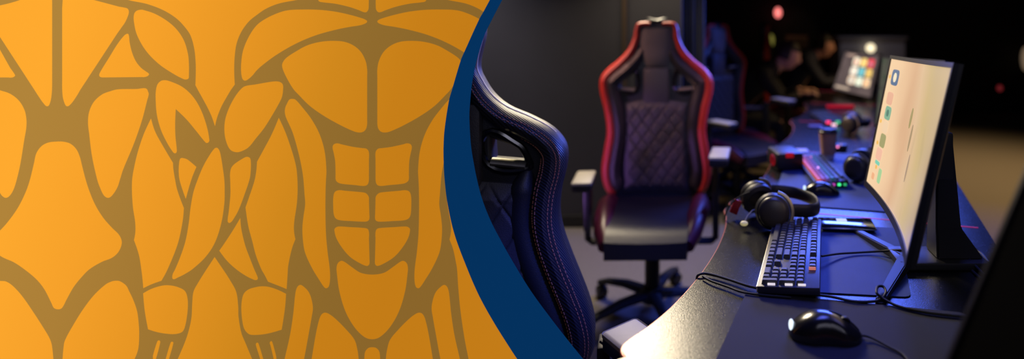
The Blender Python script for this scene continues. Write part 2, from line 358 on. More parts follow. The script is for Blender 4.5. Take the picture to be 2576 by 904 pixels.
def print_mat(name, stops):
    """print with a glow added to its colour: flat ink whose colour runs from one corner of the sheet to the other"""
    m = bpy.data.materials.new(name); m.use_nodes = True; nt = m.node_tree
    b = nt.nodes['Principled BSDF']; b.inputs['Base Color'].default_value = (.01, .01, .01, 1)
    b.inputs['Roughness'].default_value = .9; b.inputs['Specular IOR Level'].default_value = 0
    tc = nt.nodes.new('ShaderNodeTexCoord'); sep = nt.nodes.new('ShaderNodeSeparateXYZ')
    nt.links.new(tc.outputs['Object'], sep.inputs[0])
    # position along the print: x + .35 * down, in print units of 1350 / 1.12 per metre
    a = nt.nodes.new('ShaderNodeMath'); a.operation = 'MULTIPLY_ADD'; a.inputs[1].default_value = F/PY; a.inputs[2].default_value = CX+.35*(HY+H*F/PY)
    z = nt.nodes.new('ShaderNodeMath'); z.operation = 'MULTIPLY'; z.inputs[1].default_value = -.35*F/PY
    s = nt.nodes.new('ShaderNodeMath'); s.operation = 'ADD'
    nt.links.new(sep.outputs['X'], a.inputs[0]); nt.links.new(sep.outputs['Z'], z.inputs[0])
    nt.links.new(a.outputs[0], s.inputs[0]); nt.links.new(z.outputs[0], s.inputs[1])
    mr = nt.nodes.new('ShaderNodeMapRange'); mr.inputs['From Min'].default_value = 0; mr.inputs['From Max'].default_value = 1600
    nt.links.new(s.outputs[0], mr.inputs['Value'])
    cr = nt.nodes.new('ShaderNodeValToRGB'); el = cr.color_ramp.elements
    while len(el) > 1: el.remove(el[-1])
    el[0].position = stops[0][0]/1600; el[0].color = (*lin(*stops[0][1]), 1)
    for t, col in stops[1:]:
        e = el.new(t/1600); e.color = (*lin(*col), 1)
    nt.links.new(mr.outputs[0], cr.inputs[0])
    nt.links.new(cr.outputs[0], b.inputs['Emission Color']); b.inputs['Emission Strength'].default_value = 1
    return m
M_or = print_mat('orange self-glowing print', [(180,(255,170,47)),(420,(246,161,42)),(660,(230,149,35)),(900,(209,136,28)),(1080,(200,127,23)),(1220,(196,124,22))])
M_br = print_mat('brown self-glowing print', [(180,(177,132,58)),(420,(172,127,55)),(660,(160,118,50)),(900,(147,109,46)),(1080,(141,104,43)),(1220,(138,101,42))])
panel = thing('display_panel', 'large orange panel with brown outlines of two muscular torsos and a curved blue edge', 'sign', (0, PY, 0))
left_x = -34
outer = [(p.x, p.y) for p in SOUT]
board_loop = [pp((left_x, -22))]+[pp(p) for p in outer if -23 < p[1] < 925]+[pp((left_x, 925))]
# board with a chamfered back
bm = bmesh.new()
fr = [bm.verts.new((p.x, .0016, p.y)) for p in board_loop]
bk = [bm.verts.new((p.x-(.02 if i not in (0, len(board_loop)-1) else -.02), .014, p.y)) for i, p in enumerate(board_loop)]
N = len(fr)
for i in range(N): bm.faces.new((fr[i], fr[(i+1) % N], bk[(i+1) % N], bk[i]))
for ring in (fr, bk):
    es = [bm.edges.get((ring[i], ring[(i+1) % N])) for i in range(N)]
    bmesh.ops.triangle_fill(bm, edges=es, use_beauty=True)
obj('board', bm, mat('dark blue board edge', (.002, .012, .04), .6), panel, smooth=False)
bg = [(left_x+2, -20, c)]+[(xmid(y), y, c) for y in range(-20, 925, 12)]+[(left_x+2, 922, c)]
lp = [pp(p) for p in bg]
b = filled([lp])
for v in b.verts: v.co = Vector((v.co.x, .001, v.co.y))
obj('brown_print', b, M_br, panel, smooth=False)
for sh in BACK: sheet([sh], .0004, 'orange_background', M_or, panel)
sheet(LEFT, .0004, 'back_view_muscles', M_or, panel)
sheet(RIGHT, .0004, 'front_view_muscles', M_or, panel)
band = [pp(p) for p in SIN if -21 < p.y < 924]+[pp(p) for p in SOUT if -21 < p.y < 924][::-1]
b = filled([band])
for v in b.verts: v.co = Vector((v.co.x, -.0012, v.co.y))
ext = bmesh.ops.extrude_face_region(b, geom=list(b.faces))
for g in ext['geom']:
    if isinstance(g, bmesh.types.BMVert): g.co.y += .0025
obj('blue_band', b, mat('navy self-glowing print', (.001, .003, .008), .9, spec=0, emit=lin(4, 49, 93), es=1), panel, smooth=False)  # band glows by itself, no lamp behind it
M_steel = mat('black powder coated steel', (.02, .02, .022), .45, .5)
for x in (-1.45, -1.05):
    post = obj('post', BX((x-.02, .015, .02), (x+.02, .045, 1.3), .004), M_steel, panel)
    obj('foot', BX((x-.03, -.2, 0), (x+.03, .26, .02), .005), M_steel, panel)
# ------------------------------------------------------------------ the row of desks
DD = Vector((.26, .9656, 0)); DN = Vector((-.9656, .26, 0)); DR = Vector((.754, 1.497, 0))   # along the row, towards the seats, far right corner of the nearest desk
DANG = math.atan2(DD.y, DD.x)
def desk_pt(u, v, z=0): p = DR+DD*u+DN*v; p.z = z; return p
def m_desk():
    m = mat('black grained laminate', (.010, .010, .011), .36, spec=.45)
    nt = m.node_tree; b = nt.nodes['Principled BSDF']
    tc = nt.nodes.new('ShaderNodeTexCoord')
    n = nt.nodes.new('ShaderNodeTexNoise'); n.inputs['Scale'].default_value = 120; n.inputs['Detail'].default_value = 2
    nt.links.new(tc.outputs['Object'], n.inputs['Vector'])
    mr = nt.nodes.new('ShaderNodeMapRange'); mr.inputs['To Min'].default_value = .235; mr.inputs['To Max'].default_value = .295
    nt.links.new(n.outputs['Fac'], mr.inputs['Value']); nt.links.new(mr.outputs[0], b.inputs['Roughness'])
    n2 = nt.nodes.new('ShaderNodeTexNoise'); n2.inputs['Scale'].default_value = 420
    nt.links.new(tc.outputs['Object'], n2.inputs['Vector'])
    bp = nt.nodes.new('ShaderNodeBump'); bp.inputs['Strength'].default_value = .25; bp.inputs['Distance'].default_value = .001
    nt.links.new(n2.outputs['Fac'], bp.inputs['Height']); nt.links.new(bp.outputs['Normal'], b.inputs['Normal'])
    return m
M_desk = m_desk()
M_copper = mat('copper pink edge band', (.42, .12, .09), .35, .3)
M_led = mat('red pink seam strip', (.3, .02, .06), .4, emit=(.75, .03, .13), es=.32)
M_blk = mat('matte black plastic', (.014, .014, .016), .45)
FRONT = [(.0, .70, 1), (.0, .722, 1), (.018, .738), (.04, .74), (.10, .720), (.18, .702), (.30, .689), (.40, .686), (.50, .689), (.62, .702), (.70, .720), (.76, .74), (.782, .738), (.80, .722, 1), (.80, .70, 1)]
def make_desk():
    t = thing('gaming_desk', '', 'desk')
    fr = smooth_pts(FRONT, 6, False)
    loop = [Vector((0, 0))]+fr+[Vector((.80, 0))]
    # local x along the row (towards the camera = larger), local y towards the seats
    bm = filled([[(p.x, p.y) for p in loop]], extrude=.0125, bevel=0)
    for v in bm.verts: v.co.z += .7275
    obj('desktop', bm, M_desk, t, smooth=False)
    path = [(p.x, p.y+.0008, .7355) for p in fr[2:-2]]
    obj('edge_trim', TB(path, .0035, 6, flat=1.0), M_copper, t)
    obj('seam_strip', BX((.0, .02, .7395), (.004, .69, .7412)), M_led, t)
    obj('end_panel', BX((.02, .06, .0), (.045, .60, .715), .003), M_blk, t)
    obj('end_panel', BX((.755, .06, .0), (.78, .60, .715), .003), M_blk, t)
    obj('modesty_panel', BX((.045, .06, .30), (.755, .078, .715)), M_blk, t)
    return t
desk0 = make_desk()
# a desk spans u = k*.8-.8 .. k*.8; its local x runs from the far seam back towards the camera
DESKL = {0: 'near black desk holding the full keyboard, phone and large curved monitor',
         1: 'second black desk, with the takeaway cup and the colour-lit keyboard',
         2: 'third black desk, just beyond the takeaway cup',
         3: 'far black desk under the monitor full of colourful tiles',
         4: 'last black desk at the dark far end of the row',
         -1: 'black desk under the switched-off monitor at the right edge'}
def place_desk(o, k):
    p = desk_pt(.8*k, 0)
    M = Matrix(((-DD.x, DN.x, 0, p.x), (-DD.y, DN.y, 0, p.y), (0, 0, 1, 0), (0, 0, 0, 1)))
    return p, M
# local frame: x = -DD, y = DN, z = up is left-handed, so the outline is mirrored along y instead and turned round
def desk_xform(k):
    return desk_pt(.8*k, 0), math.atan2(-DD.y, -DD.x)
for ch in desk0.children:
    for v in ch.data.vertices: v.co.y = -v.co.y
    ch.data.flip_normals()
p, a = desk_xform(0)
desk0.location = p; desk0.rotation_euler = (0, 0, a); desk0['label'] = DESKL[0]; desk0['group'] = 'row of black desks'
for k in (-1, 1, 2, 3, 4):
    p, a = desk_xform(k); dup(desk0, p, a, DESKL[k])

# mouse pads: thin cloth sheets
M_pad = mat('dark blue grey cloth', (.035, .037, .062), .85, spec=.3, bump=.5, bscale=900, noise=.1, nscale=12)
M_pad2 = mat('royal blue cloth', (.030, .055, .22), .6, spec=.3, bump=.6, bscale=900, noise=.12, nscale=20)
def sheet_on_desk(name, pix, th, m, label, cat, group=None, z=.74):
    P = [at(x, y, z+th) for x, y in pix]
    c0 = sum(P, Vector())/len(P); c0.z = z
    loop = []
    for i, q in enumerate(P):
        a = P[i-1]; b = P[(i+1) % len(P)]
        loop += [q+(a-q).normalized()*.012, q+(a-q).normalized()*.004+(b-q).normalized()*.004, q+(b-q).normalized()*.012]
    bm = filled([[(q.x-c0.x, q.y-c0.y) for q in loop]], extrude=th/2)
    for v in bm.verts: v.co.z += th/2+.0003
    o = obj(name, bm, m, None, smooth=False); o.location = c0
    return tag(o, label, cat, group)
sheet_on_desk('mouse_pad', [(1878, 735), (2430, 788), (2530, 950), (1780, 950)], .003, M_pad, 'large dark blue-grey mouse pad under the front mouse', 'mouse pad', 'mouse pads')
sheet_on_desk('mouse_pad', [(1952, 556), (2262, 575), (2292, 748), (1905, 728)], .002, M_pad2, 'bright blue cloth pad beneath the full keyboard and the monitor stand', 'mouse pad', 'mouse pads')
sheet_on_desk('mouse_pad', [(1985, 382), (2190, 388), (2260, 535), (1942, 512)], .003, M_pad2, 'blue cloth pad on the second desk beneath the second mouse', 'mouse pad', 'mouse pads')

# ------------------------------------------------------------------ monitors
def screen_mat(kind):
    m = bpy.data.materials.new('display '+kind); m.use_nodes = True; nt = m.node_tree
    b = nt.nodes['Principled BSDF']; b.inputs['Base Color'].default_value = (.004, .004, .005, 1); b.inputs['Roughness'].default_value = .3
    if kind == 'off':
        b.inputs['Roughness'].default_value = .9; b.inputs['Specular IOR Level'].default_value = .02; b.inputs['Base Color'].default_value = (.002, .002, .002, 1)
        return m
    tc = nt.nodes.new('ShaderNodeTexCoord')
    def noise(sc, vec, det=2):
        n = nt.nodes.new('ShaderNodeTexNoise'); n.inputs['Scale'].default_value = sc; n.inputs['Detail'].default_value = det
        mp = nt.nodes.new('ShaderNodeMapping'); mp.inputs['Scale'].default_value = vec
        nt.links.new(tc.outputs['UV'], mp.inputs[0]); nt.links.new(mp.outputs[0], n.inputs['Vector']); return n
    def ramp(src, stops):
        r = nt.nodes.new('ShaderNodeValToRGB'); el = r.color_ramp.elements
        el[0].position = stops[0][0]; el[0].color = (*lin(*stops[0][1]), 1)
        el[1].position = stops[-1][0]; el[1].color = (*lin(*stops[-1][1]), 1)
        for t, col in stops[1:-1]:
            e = el.new(t); e.color = (*lin(*col), 1)
        nt.links.new(src, r.inputs[0]); return r
    sep = nt.nodes.new('ShaderNodeSeparateXYZ'); nt.links.new(tc.outputs['UV'], sep.inputs[0])
    if kind == 'beige':
        n = noise(1.6, (1, .45, 1)); mx = nt.nodes.new('ShaderNodeMath'); mx.operation = 'MULTIPLY_ADD'; mx.inputs[1].default_value = .42; 
        nt.links.new(n.outputs['Fac'], mx.inputs[0])
        s2 = nt.nodes.new('ShaderNodeMath'); s2.operation = 'MULTIPLY'; s2.inputs[1].default_value = .6
        nt.links.new(sep.outputs['X'], s2.inputs[0]); nt.links.new(s2.outputs[0], mx.inputs[2])
        r = ramp(mx.outputs[0], [(.12, (252, 218, 172)), (.32, (240, 202, 160)), (.42, (221, 178, 138)), (.52, (224, 190, 150)), (.62, (206, 180, 128)), (.75, (196, 172, 134)), (.85, (176, 150, 120))])
        # soft olive brush strokes
        n2 = noise(2.6, (3.4, .55, 1), 1); r2 = ramp(n2.outputs['Fac'], [(.60, (0, 0, 0)), (.72, (120, 120, 120))])
        g = nt.nodes.new('ShaderNodeMix'); g.data_type = 'RGBA'; g.inputs['B'].default_value = (*lin(128, 118, 62), 1)
        mm = nt.nodes.new('ShaderNodeMath'); mm.operation = 'MULTIPLY'
        st = nt.nodes.new('ShaderNodeMapRange'); st.inputs['From Min'].default_value = .40; st.inputs['From Max'].default_value = .62
        nt.links.new(sep.outputs['X'], st.inputs['Value']); nt.links.new(st.outputs[0], mm.inputs[0]); nt.links.new(r2.outputs[0], mm.inputs[1])
        nt.links.new(mm.outputs[0], g.inputs['Factor']); nt.links.new(r.outputs[0], g.inputs['A'])
        out = g.outputs['Result']; es = 1
    elif kind == 'tiles':
        r = ramp(noise(2, (1, 1, 1)).outputs['Fac'], [(.3, (78, 66, 66)), (.7, (112, 96, 94))]); out = r.outputs[0]; es = 1
    else:
        r = ramp(noise(4, (1, 1, 1)).outputs['Fac'], [(.3, (40, 44, 40)), (.5, (78, 78, 68)), (.7, (50, 70, 50))]); out = r.outputs[0]; es = 1
    nt.links.new(out, b.inputs['Emission Color']); b.inputs['Emission Strength'].default_value = es
    return m
M_bez = mat('satin black monitor shell', (.03, .03, .034), .38, spec=.6)
M_bezf = mat('blue black bezel', (.018, .019, .030), .35)
M_stand = mat('dark grey cast metal stand', (.055, .053, .055), .42, .5)

class Mon:
    """curved monitor: four measured corners of the screen; s runs from its far to its near end, t from bottom to top"""
    def __init__(s, fb, ft, nb, nt, sag):
        s.c = [Vector(x) for x in (fb, ft, nb, nt)]; s.sag = sag
        e1 = s.c[2]-s.c[0]; e2 = s.c[1]-s.c[0]; s.n = e2.cross(e1).normalized()
        if s.n.x > 0: s.n = -s.n            # towards the user
        s.L = e1.length; s.Hh = e2.length
    def p(s, a, t, d=0):
        fb, ft, nb, nt = s.c
        q = (fb*(1-a)+nb*a)*(1-t)+(ft*(1-a)+nt*a)*t
        return q-s.n*(s.sag*4*a*(1-a))+s.n*d
def surf(M, a0, a1, t0, t1, d0, d1, na=24, uv=True, bulge=0):
    """curved slab between depths d0 (front) and d1 (back)"""
    bm = bmesh.new(); uvl = bm.loops.layers.uv.new('UVMap')
    G = {}
    for i in range(na+1):
        for j, t in enumerate((t0, t1)):
            a = a0+(a1-a0)*i/na
            G[i, j, 0] = bm.verts.new(M.p(a, t, d0))
            k = d1-bulge*(4*((i/na)*(1-i/na)))
            G[i, j, 1] = bm.verts.new(M.p(a, t, k))
    def face(vs, uvs=None):
        f = bm.faces.new(vs)
        if uvs:
            for l, u in zip(f.loops, uvs): l[uvl].uv = u
    for i in range(na):
        u0, u1 = i/na, (i+1)/na
        face((G[i,0,0], G[i+1,0,0], G[i+1,1,0], G[i,1,0]), ((u0, 0), (u1, 0), (u1, 1), (u0, 1)))
        face((G[i,0,1], G[i,1,1], G[i+1,1,1], G[i+1,0,1]))
        face((G[i,0,0], G[i,0,1], G[i+1,0,1], G[i+1,0,0])); face((G[i,1,0], G[i+1,1,0], G[i+1,1,1], G[i,1,1]))
    face((G[0,0,0], G[0,1,0], G[0,1,1], G[0,0,1])); face((G[na,0,0], G[na,0,1], G[na,1,1], G[na,1,0]))
    return bm
def local(bm, root):
    """move world-space vertices into the frame of a thing placed at root"""
    inv = Matrix.Translation(root.location) @ Matrix.Rotation(root.rotation_euler[2], 4, 'Z')
    bmesh.ops.transform(bm, matrix=inv.inverted(), verts=bm.verts); return bm
def make_monitor(label, M, kind, base_xy, leg_tips, border=.006, nearb=2.2, ro=.13):
    t = thing('curved_monitor', label, 'monitor', (base_xy[0], base_xy[1], .74), 0, 'curved monitors along the desks')
    la, lt = border/M.L, border/M.Hh
    P = lambda n, bm, m, par=t, **k: obj(n, local(bm, t), m, par, **k)
    scr = P('screen', surf(M, 0, 1, 0, 1, 0, -.004), screen_mat(kind), auto=True)
    # bezel: four strips proud of the screen
    bm = bmesh.new()
    for (a0, a1, t0, t1) in ((-la, 1+la*nearb, -lt*2.6, 0), (-la, 1+la*nearb, 1, 1+lt*1.6), (-la, 0, 0, 1), (1, 1+la*nearb, 0, 1)):
        b = surf(M, a0, a1, t0, t1, .003, -.007, 24 if a1-a0 > .5 else 1); me = bpy.data.meshes.new('t'); b.to_mesh(me); b.free(); bm.from_mesh(me); bpy.data.meshes.remove(me)
    P('bezel', bm, M_bezf)
    P('back_shell', surf(M, -la, 1+la*nearb, -lt*2.6, 1+lt*1.6, -.007, -.014, 24, bulge=.028), M_bez)
    # stand
    ap = Vector((base_xy[0], base_xy[1], .752))
    for q in leg_tips:
        q = Vector((q[0], q[1], .746)); d = (q-ap).normalized(); side = d.cross(Vector((0, 0, 1)))
        b = bmesh.new(); A = []
        for (c0, w, h) in ((ap-d*.02, .020, .022), (q, .011, .008)):
            A.append([b.verts.new(c0+side*w*sx+Vector((0, 0, h*sz))) for sx, sz in ((-1, -.5), (1, -.5), (.7, .5), (-.7, .5))])
        for j in range(4): b.faces.new((A[0][j], A[0][(j+1) % 4], A[1][(j+1) % 4], A[1][j]))
        b.faces.new(A[0]); b.faces.new(A[1])
        bmesh.ops.bevel(b, geom=list(b.edges), offset=.002, segments=2, affect='EDGES')
        lg = P('stand_leg', b, M_stand)
        P('rubber_foot', LT([(0, -.006), (.010, -.006), (.010, -.001), (0, -.001)], 12, Matrix.Translation(q+Vector((0, 0, 0)))), M_blk, lg)
    back = M.p(.5, .45, -.05)
    rear = ap+Vector((ro, .01, 0))
    b = bmesh.new(); box(b, (ap.x-.03, ap.y-.045, .7415), (rear.x+.05, rear.y+.045, .760), .005)
    P('stand_base', b, M_stand)
    b = bmesh.new(); A = []
    for (c0, wx, wy) in ((Vector((rear.x-.01, rear.y, .758)), .055, .035), (Vector((rear.x-.035, rear.y, .83)), .030, .028), (back+Vector((.02, 0, .03)), .018, .028)):
        A.append([b.verts.new(c0+Vector((wx*sx, wy*sy, 0))) for sx, sy in ((-1, -1), (1, -1), (1, 1), (-1, 1))])
    for R0, R1_ in zip(A, A[1:]):
        for j in range(4): b.faces.new((R0[j], R0[(j+1) % 4], R1_[(j+1) % 4], R1_[j]))
    b.faces.new(A[0]); b.faces.new(A[-1])
    bmesh.ops.bevel(b, geom=list(b.edges), offset=.004, segments=2, affect='EDGES')
    P('stand_neck', b, M_stand)
    b = bmesh.new(); box(b, (back.x-.02, back.y-.05, back.z-.05), (back.x+.03, back.y+.05, back.z+.05), .006)
    P('mount_plate', b, M_bez)
    return t, scr
def decal(M, t, par, a0, a1, t0, t1, m, name='desktop_icon', rnd=True, depth=.0008):
    """small lit shape on a screen; rounded rectangle"""
    b = bmesh.new(); vs = []; ca, ct = (a0+a1)/2, (t0+t1)/2; ra, rt = (a1-a0)/2, (t1-t0)/2
    n = 20
    for i in range(n):
        th = 2*math.pi*i/n; cx, cy = math.cos(th), math.sin(th)
        e = .45 if rnd else 1
        vs.append(b.verts.new(M.p(ca+ra*math.copysign(abs(cx)**e, cx), ct+rt*math.copysign(abs(cy)**e, cy), depth)))
    f = b.faces.new(vs)
    r = bmesh.ops.extrude_face_region(b, geom=[f])
    for g in r['geom']:
        if isinstance(g, bmesh.types.BMVert): g.co -= M.n*(depth+.0004)
    return obj(name, local(b, t), m, par, smooth=False)
def lit(name, rgb, s=1): return mat(name, (.01, .01, .01), .5, emit=lin(*rgb), es=s)

M1 = Mon((.4025, 1.43, .892), (.469, 1.43, 1.217), (.333, .928, .905), (.4105, .928, 1.23), .020)
mon1, scr1 = make_monitor('large curved monitor with a glowing beige screen on the near desk', M1, 'beige', (.452, 1.275), [(.378, 1.48), (.334, 1.09)])
IC = [((.055, .155), (.80, .925), (58, 96, 138)), ((.05, .135), (.645, .745), (228, 172, 142)), ((.065, .15), (.53, .635), (124, 172, 142)),
      ((.075, .15), (.43, .52), (238, 206, 168)), ((.075, .155), (.315, .42), (160, 156, 104)), ((.06, .145), (.21, .305), (240, 186, 158)),
      ((.07, .14), (.175, .205), (120, 204, 176)), ((.15, .20), (.06, .17), (166, 206, 150)), ((.06, .10), (.05, .10), (238, 176, 130))]
for i, (a, tt, rgb) in enumerate(IC):
    decal(M1, mon1, scr1, a[0], a[1], tt[0], tt[1], lit('icon colour %d' % i, rgb))
decal(M1, mon1, scr1, .085, .13, .825, .90, lit('icon light', (236, 222, 190)), 'icon_mark', False, .0014)
decal(M1, mon1, scr1, .09, .125, .555, .61, lit('icon dark green', (70, 120, 104)), 'icon_mark', False, .0014)
for a, tt in ((.03, .86), (.03, .50), (.045, .33), (.10, .155), (.17, .14)):
    decal(M1, mon1, scr1, a-.012, a+.012, tt-.016, tt+.016, lit('icon yellow', (240, 184, 84)), 'desktop_icon', False)
for a0, a1, t0, t1, rgb in ((.455, .485, .56, .70, (160, 144, 92)), (.515, .54, .42, .60, (164, 140, 104)), (.575, .595, .24, .42, (168, 142, 118))):
    decal(M1, mon1, scr1, a0, a1, t0, t1, lit('wallpaper stroke %d' % int(a0*1000+t0*10), rgb), 'wallpaper_stroke', False, .0006)

M2 = Mon((.67, 2.25, .90), (.70, 2.25, 1.172), (.70, 1.80, .90), (.765, 1.80, 1.180), .015)
mon2, scr2 = make_monitor('curved monitor on the second desk, mostly hidden behind the glowing beige one', M2, 'dim', (.76, 2.03), [(.70, 2.20), (.70, 1.90)], ro=.05)
M3 = Mon((.985, 4.5, .76), (1.085, 4.5, 1.10), (1.14, 3.92, .765), (1.185, 3.92, 1.10), .012)
M3 = Mon((.985, 4.5, .79), (1.09, 4.5, 1.10), (1.135, 3.92, .79), (1.20, 3.92, 1.10), .012)
mon3, scr3 = make_monitor('far curved monitor showing a grid of bright colourful tiles', M3, 'tiles', (1.19, 4.27), [(1.08, 4.42), (1.12, 4.02)])
cols = [(255, 236, 206), (255, 216, 130), (240, 70, 84), (250, 236, 214), (120, 200, 206), (236, 196, 110), (250, 220, 190), (236, 240, 214), (252, 214, 170)]
for r in range(3):
    for q in range(3):
        a0 = .30+q*.205; t0 = .68-r*.235
        decal(M3, mon3, scr3, a0, a0+.185, t0, t0+.21, lit('tile colour %d' % (r*3+q), cols[r*3+q], 1.15), 'picture_tile')
        if (r+q) % 2 == 0: decal(M3, mon3, scr3, a0+.05, a0+.12, t0+.05, t0+.13, lit('tile mark %d' % ((r+q) % 3), [(230, 70, 60), (240, 150, 60), (90, 170, 190)][(r+q) % 3], 1), 'tile_mark', False, .0016)
decal(M3, mon3, scr3, .08, .34, .90, .96, lit('title bar', (186, 156, 140)), 'title_bar')
decal(M3, mon3, scr3, .03, .40, .05, .11, lit('task bar', (206, 182, 160)), 'task_bar')
# switched-off monitor close to the camera
M0 = Mon((.252, .60, .90), (.392, .60, 1.235), (.245, .13, .90), (.355, .13, 1.235), .010)
mon0, scr0 = make_monitor('black switched-off monitor cutting off the right edge of the photo', M0, 'off', (.36, .40), [(.25, .52), (.25, .28)])
# ------------------------------------------------------------------ gaming chairs
M_leather = mat('black leather', (.016, .016, .020), .42, spec=.5, bump=.35, bscale=500)
M_leather2 = mat('charcoal leather', (.040, .038, .046), .5, spec=.45, bump=.5, bscale=420)
M_head = mat('grey suede headrest', (.085, .075, .078), .7, sheen=.3, bump=.3, bscale=500)
M_red = mat('red leather trim', (.50, .035, .025), .42, spec=.5, bump=.2, bscale=400)
M_wine = mat('wine leather', (.09, .008, .02), .38, spec=.5)
M_seat = mat('polished black leather', (.014, .014, .020), .43, spec=.5, bump=.3, bscale=60)
M_gloss = mat('gloss black plastic', (.006, .006, .007), .18)
M_chrome = mat('brushed bronze metal', (.90, .78, .62), .42, 1, noise=.3, nscale=30)
M_cream = mat('grey beige soft pad', (.42, .39, .33), .55, noise=.08, nscale=60)
M_thread = mat('orange thread', (.62, .22, .12), .6)
M_rim = mat('pale piping', (.55, .50, .48), .5, bump=.4, bscale=600)
def m_carbon():
    m = mat('carbon weave leather', (.020, .021, .030), .40, spec=.4); nt = m.node_tree; b = nt.nodes['Principled BSDF']
    tc = nt.nodes.new('ShaderNodeTexCoord'); w = nt.nodes.new('ShaderNodeTexWave'); w.bands_direction = 'DIAGONAL'
    w.inputs['Scale'].default_value = 75; w.inputs['Distortion'].default_value = 0
    nt.links.new(tc.outputs['Object'], w.inputs['Vector'])
    n = nt.nodes.new('ShaderNodeTexNoise'); n.inputs['Scale'].default_value = 500; nt.links.new(tc.outputs['Object'], n.inputs['Vector'])
    bp = nt.nodes.new('ShaderNodeBump'); bp.inputs['Strength'].default_value = .8; bp.inputs['Distance'].default_value = .0015
    nt.links.new(w.outputs['Fac'], bp.inputs['Height']); nt.links.new(bp.outputs['Normal'], b.inputs['Normal'])
    return m
M_carbon = m_carbon()

def quilt(x0, x1, z0, z1, y, pitch, hz, nx, nz, topv=0, bow=.01, sharp=2.4, amp=.0085):
    """quilted pad: a grid whose diamonds swell between the stitched grooves"""
    bm = bmesh.new(); G = []
    for j in range(nz+1):
        row = []
        for i in range(nx+1):
            u = i/nx; w = j/nz; x = x0+(x1-x0)*u; z = z0+(z1-z0)*w
            if topv: z -= topv*max(0, (w-.6)/.4)*abs(2*u-1)**1.5
            s = x/pitch; t = z/hz
            d1 = abs(((s+t) % 1)-.5)*2; d2 = abs(((s-t) % 1)-.5)*2
            g = min(1-d1, 1-d2); hgt = amp*(1-(1-min(1, g*sharp))**2)
            edge = min(1, min(u, 1-u, w, 1-w)*12)
            row.append(bm.verts.new((x, y-(.006+bow*(1-(2*u-1)**2))*edge-hgt*edge, z)))
        G.append(row)
    for j in range(nz):
        for i in range(nx): bm.faces.new((G[j][i], G[j][i+1], G[j+1][i+1], G[j+1][i]))
    # a back so that the pad has a body
    ring = G[0]+[G[j][-1] for j in range(1, nz+1)]+G[-1][-2::-1]+[G[j][0] for j in range(nz-1, 0, -1)]
    bk = [bm.verts.new((v.co.x, y+.02, v.co.z)) for v in ring]
    N = len(ring)
    for i in range(N): bm.faces.new((ring[i], ring[(i+1) % N], bk[(i+1) % N], bk[i]))
    bm.faces.new(bk)
    return bm
def off(path, d):
    out = []
    for i, p in enumerate(path):
        a = path[max(0, i-1)]; b = path[min(len(path)-1, i+1)]; t = (b-a).normalized()
        out.append(p+Vector((-t.y, t.x))*d)
    return out
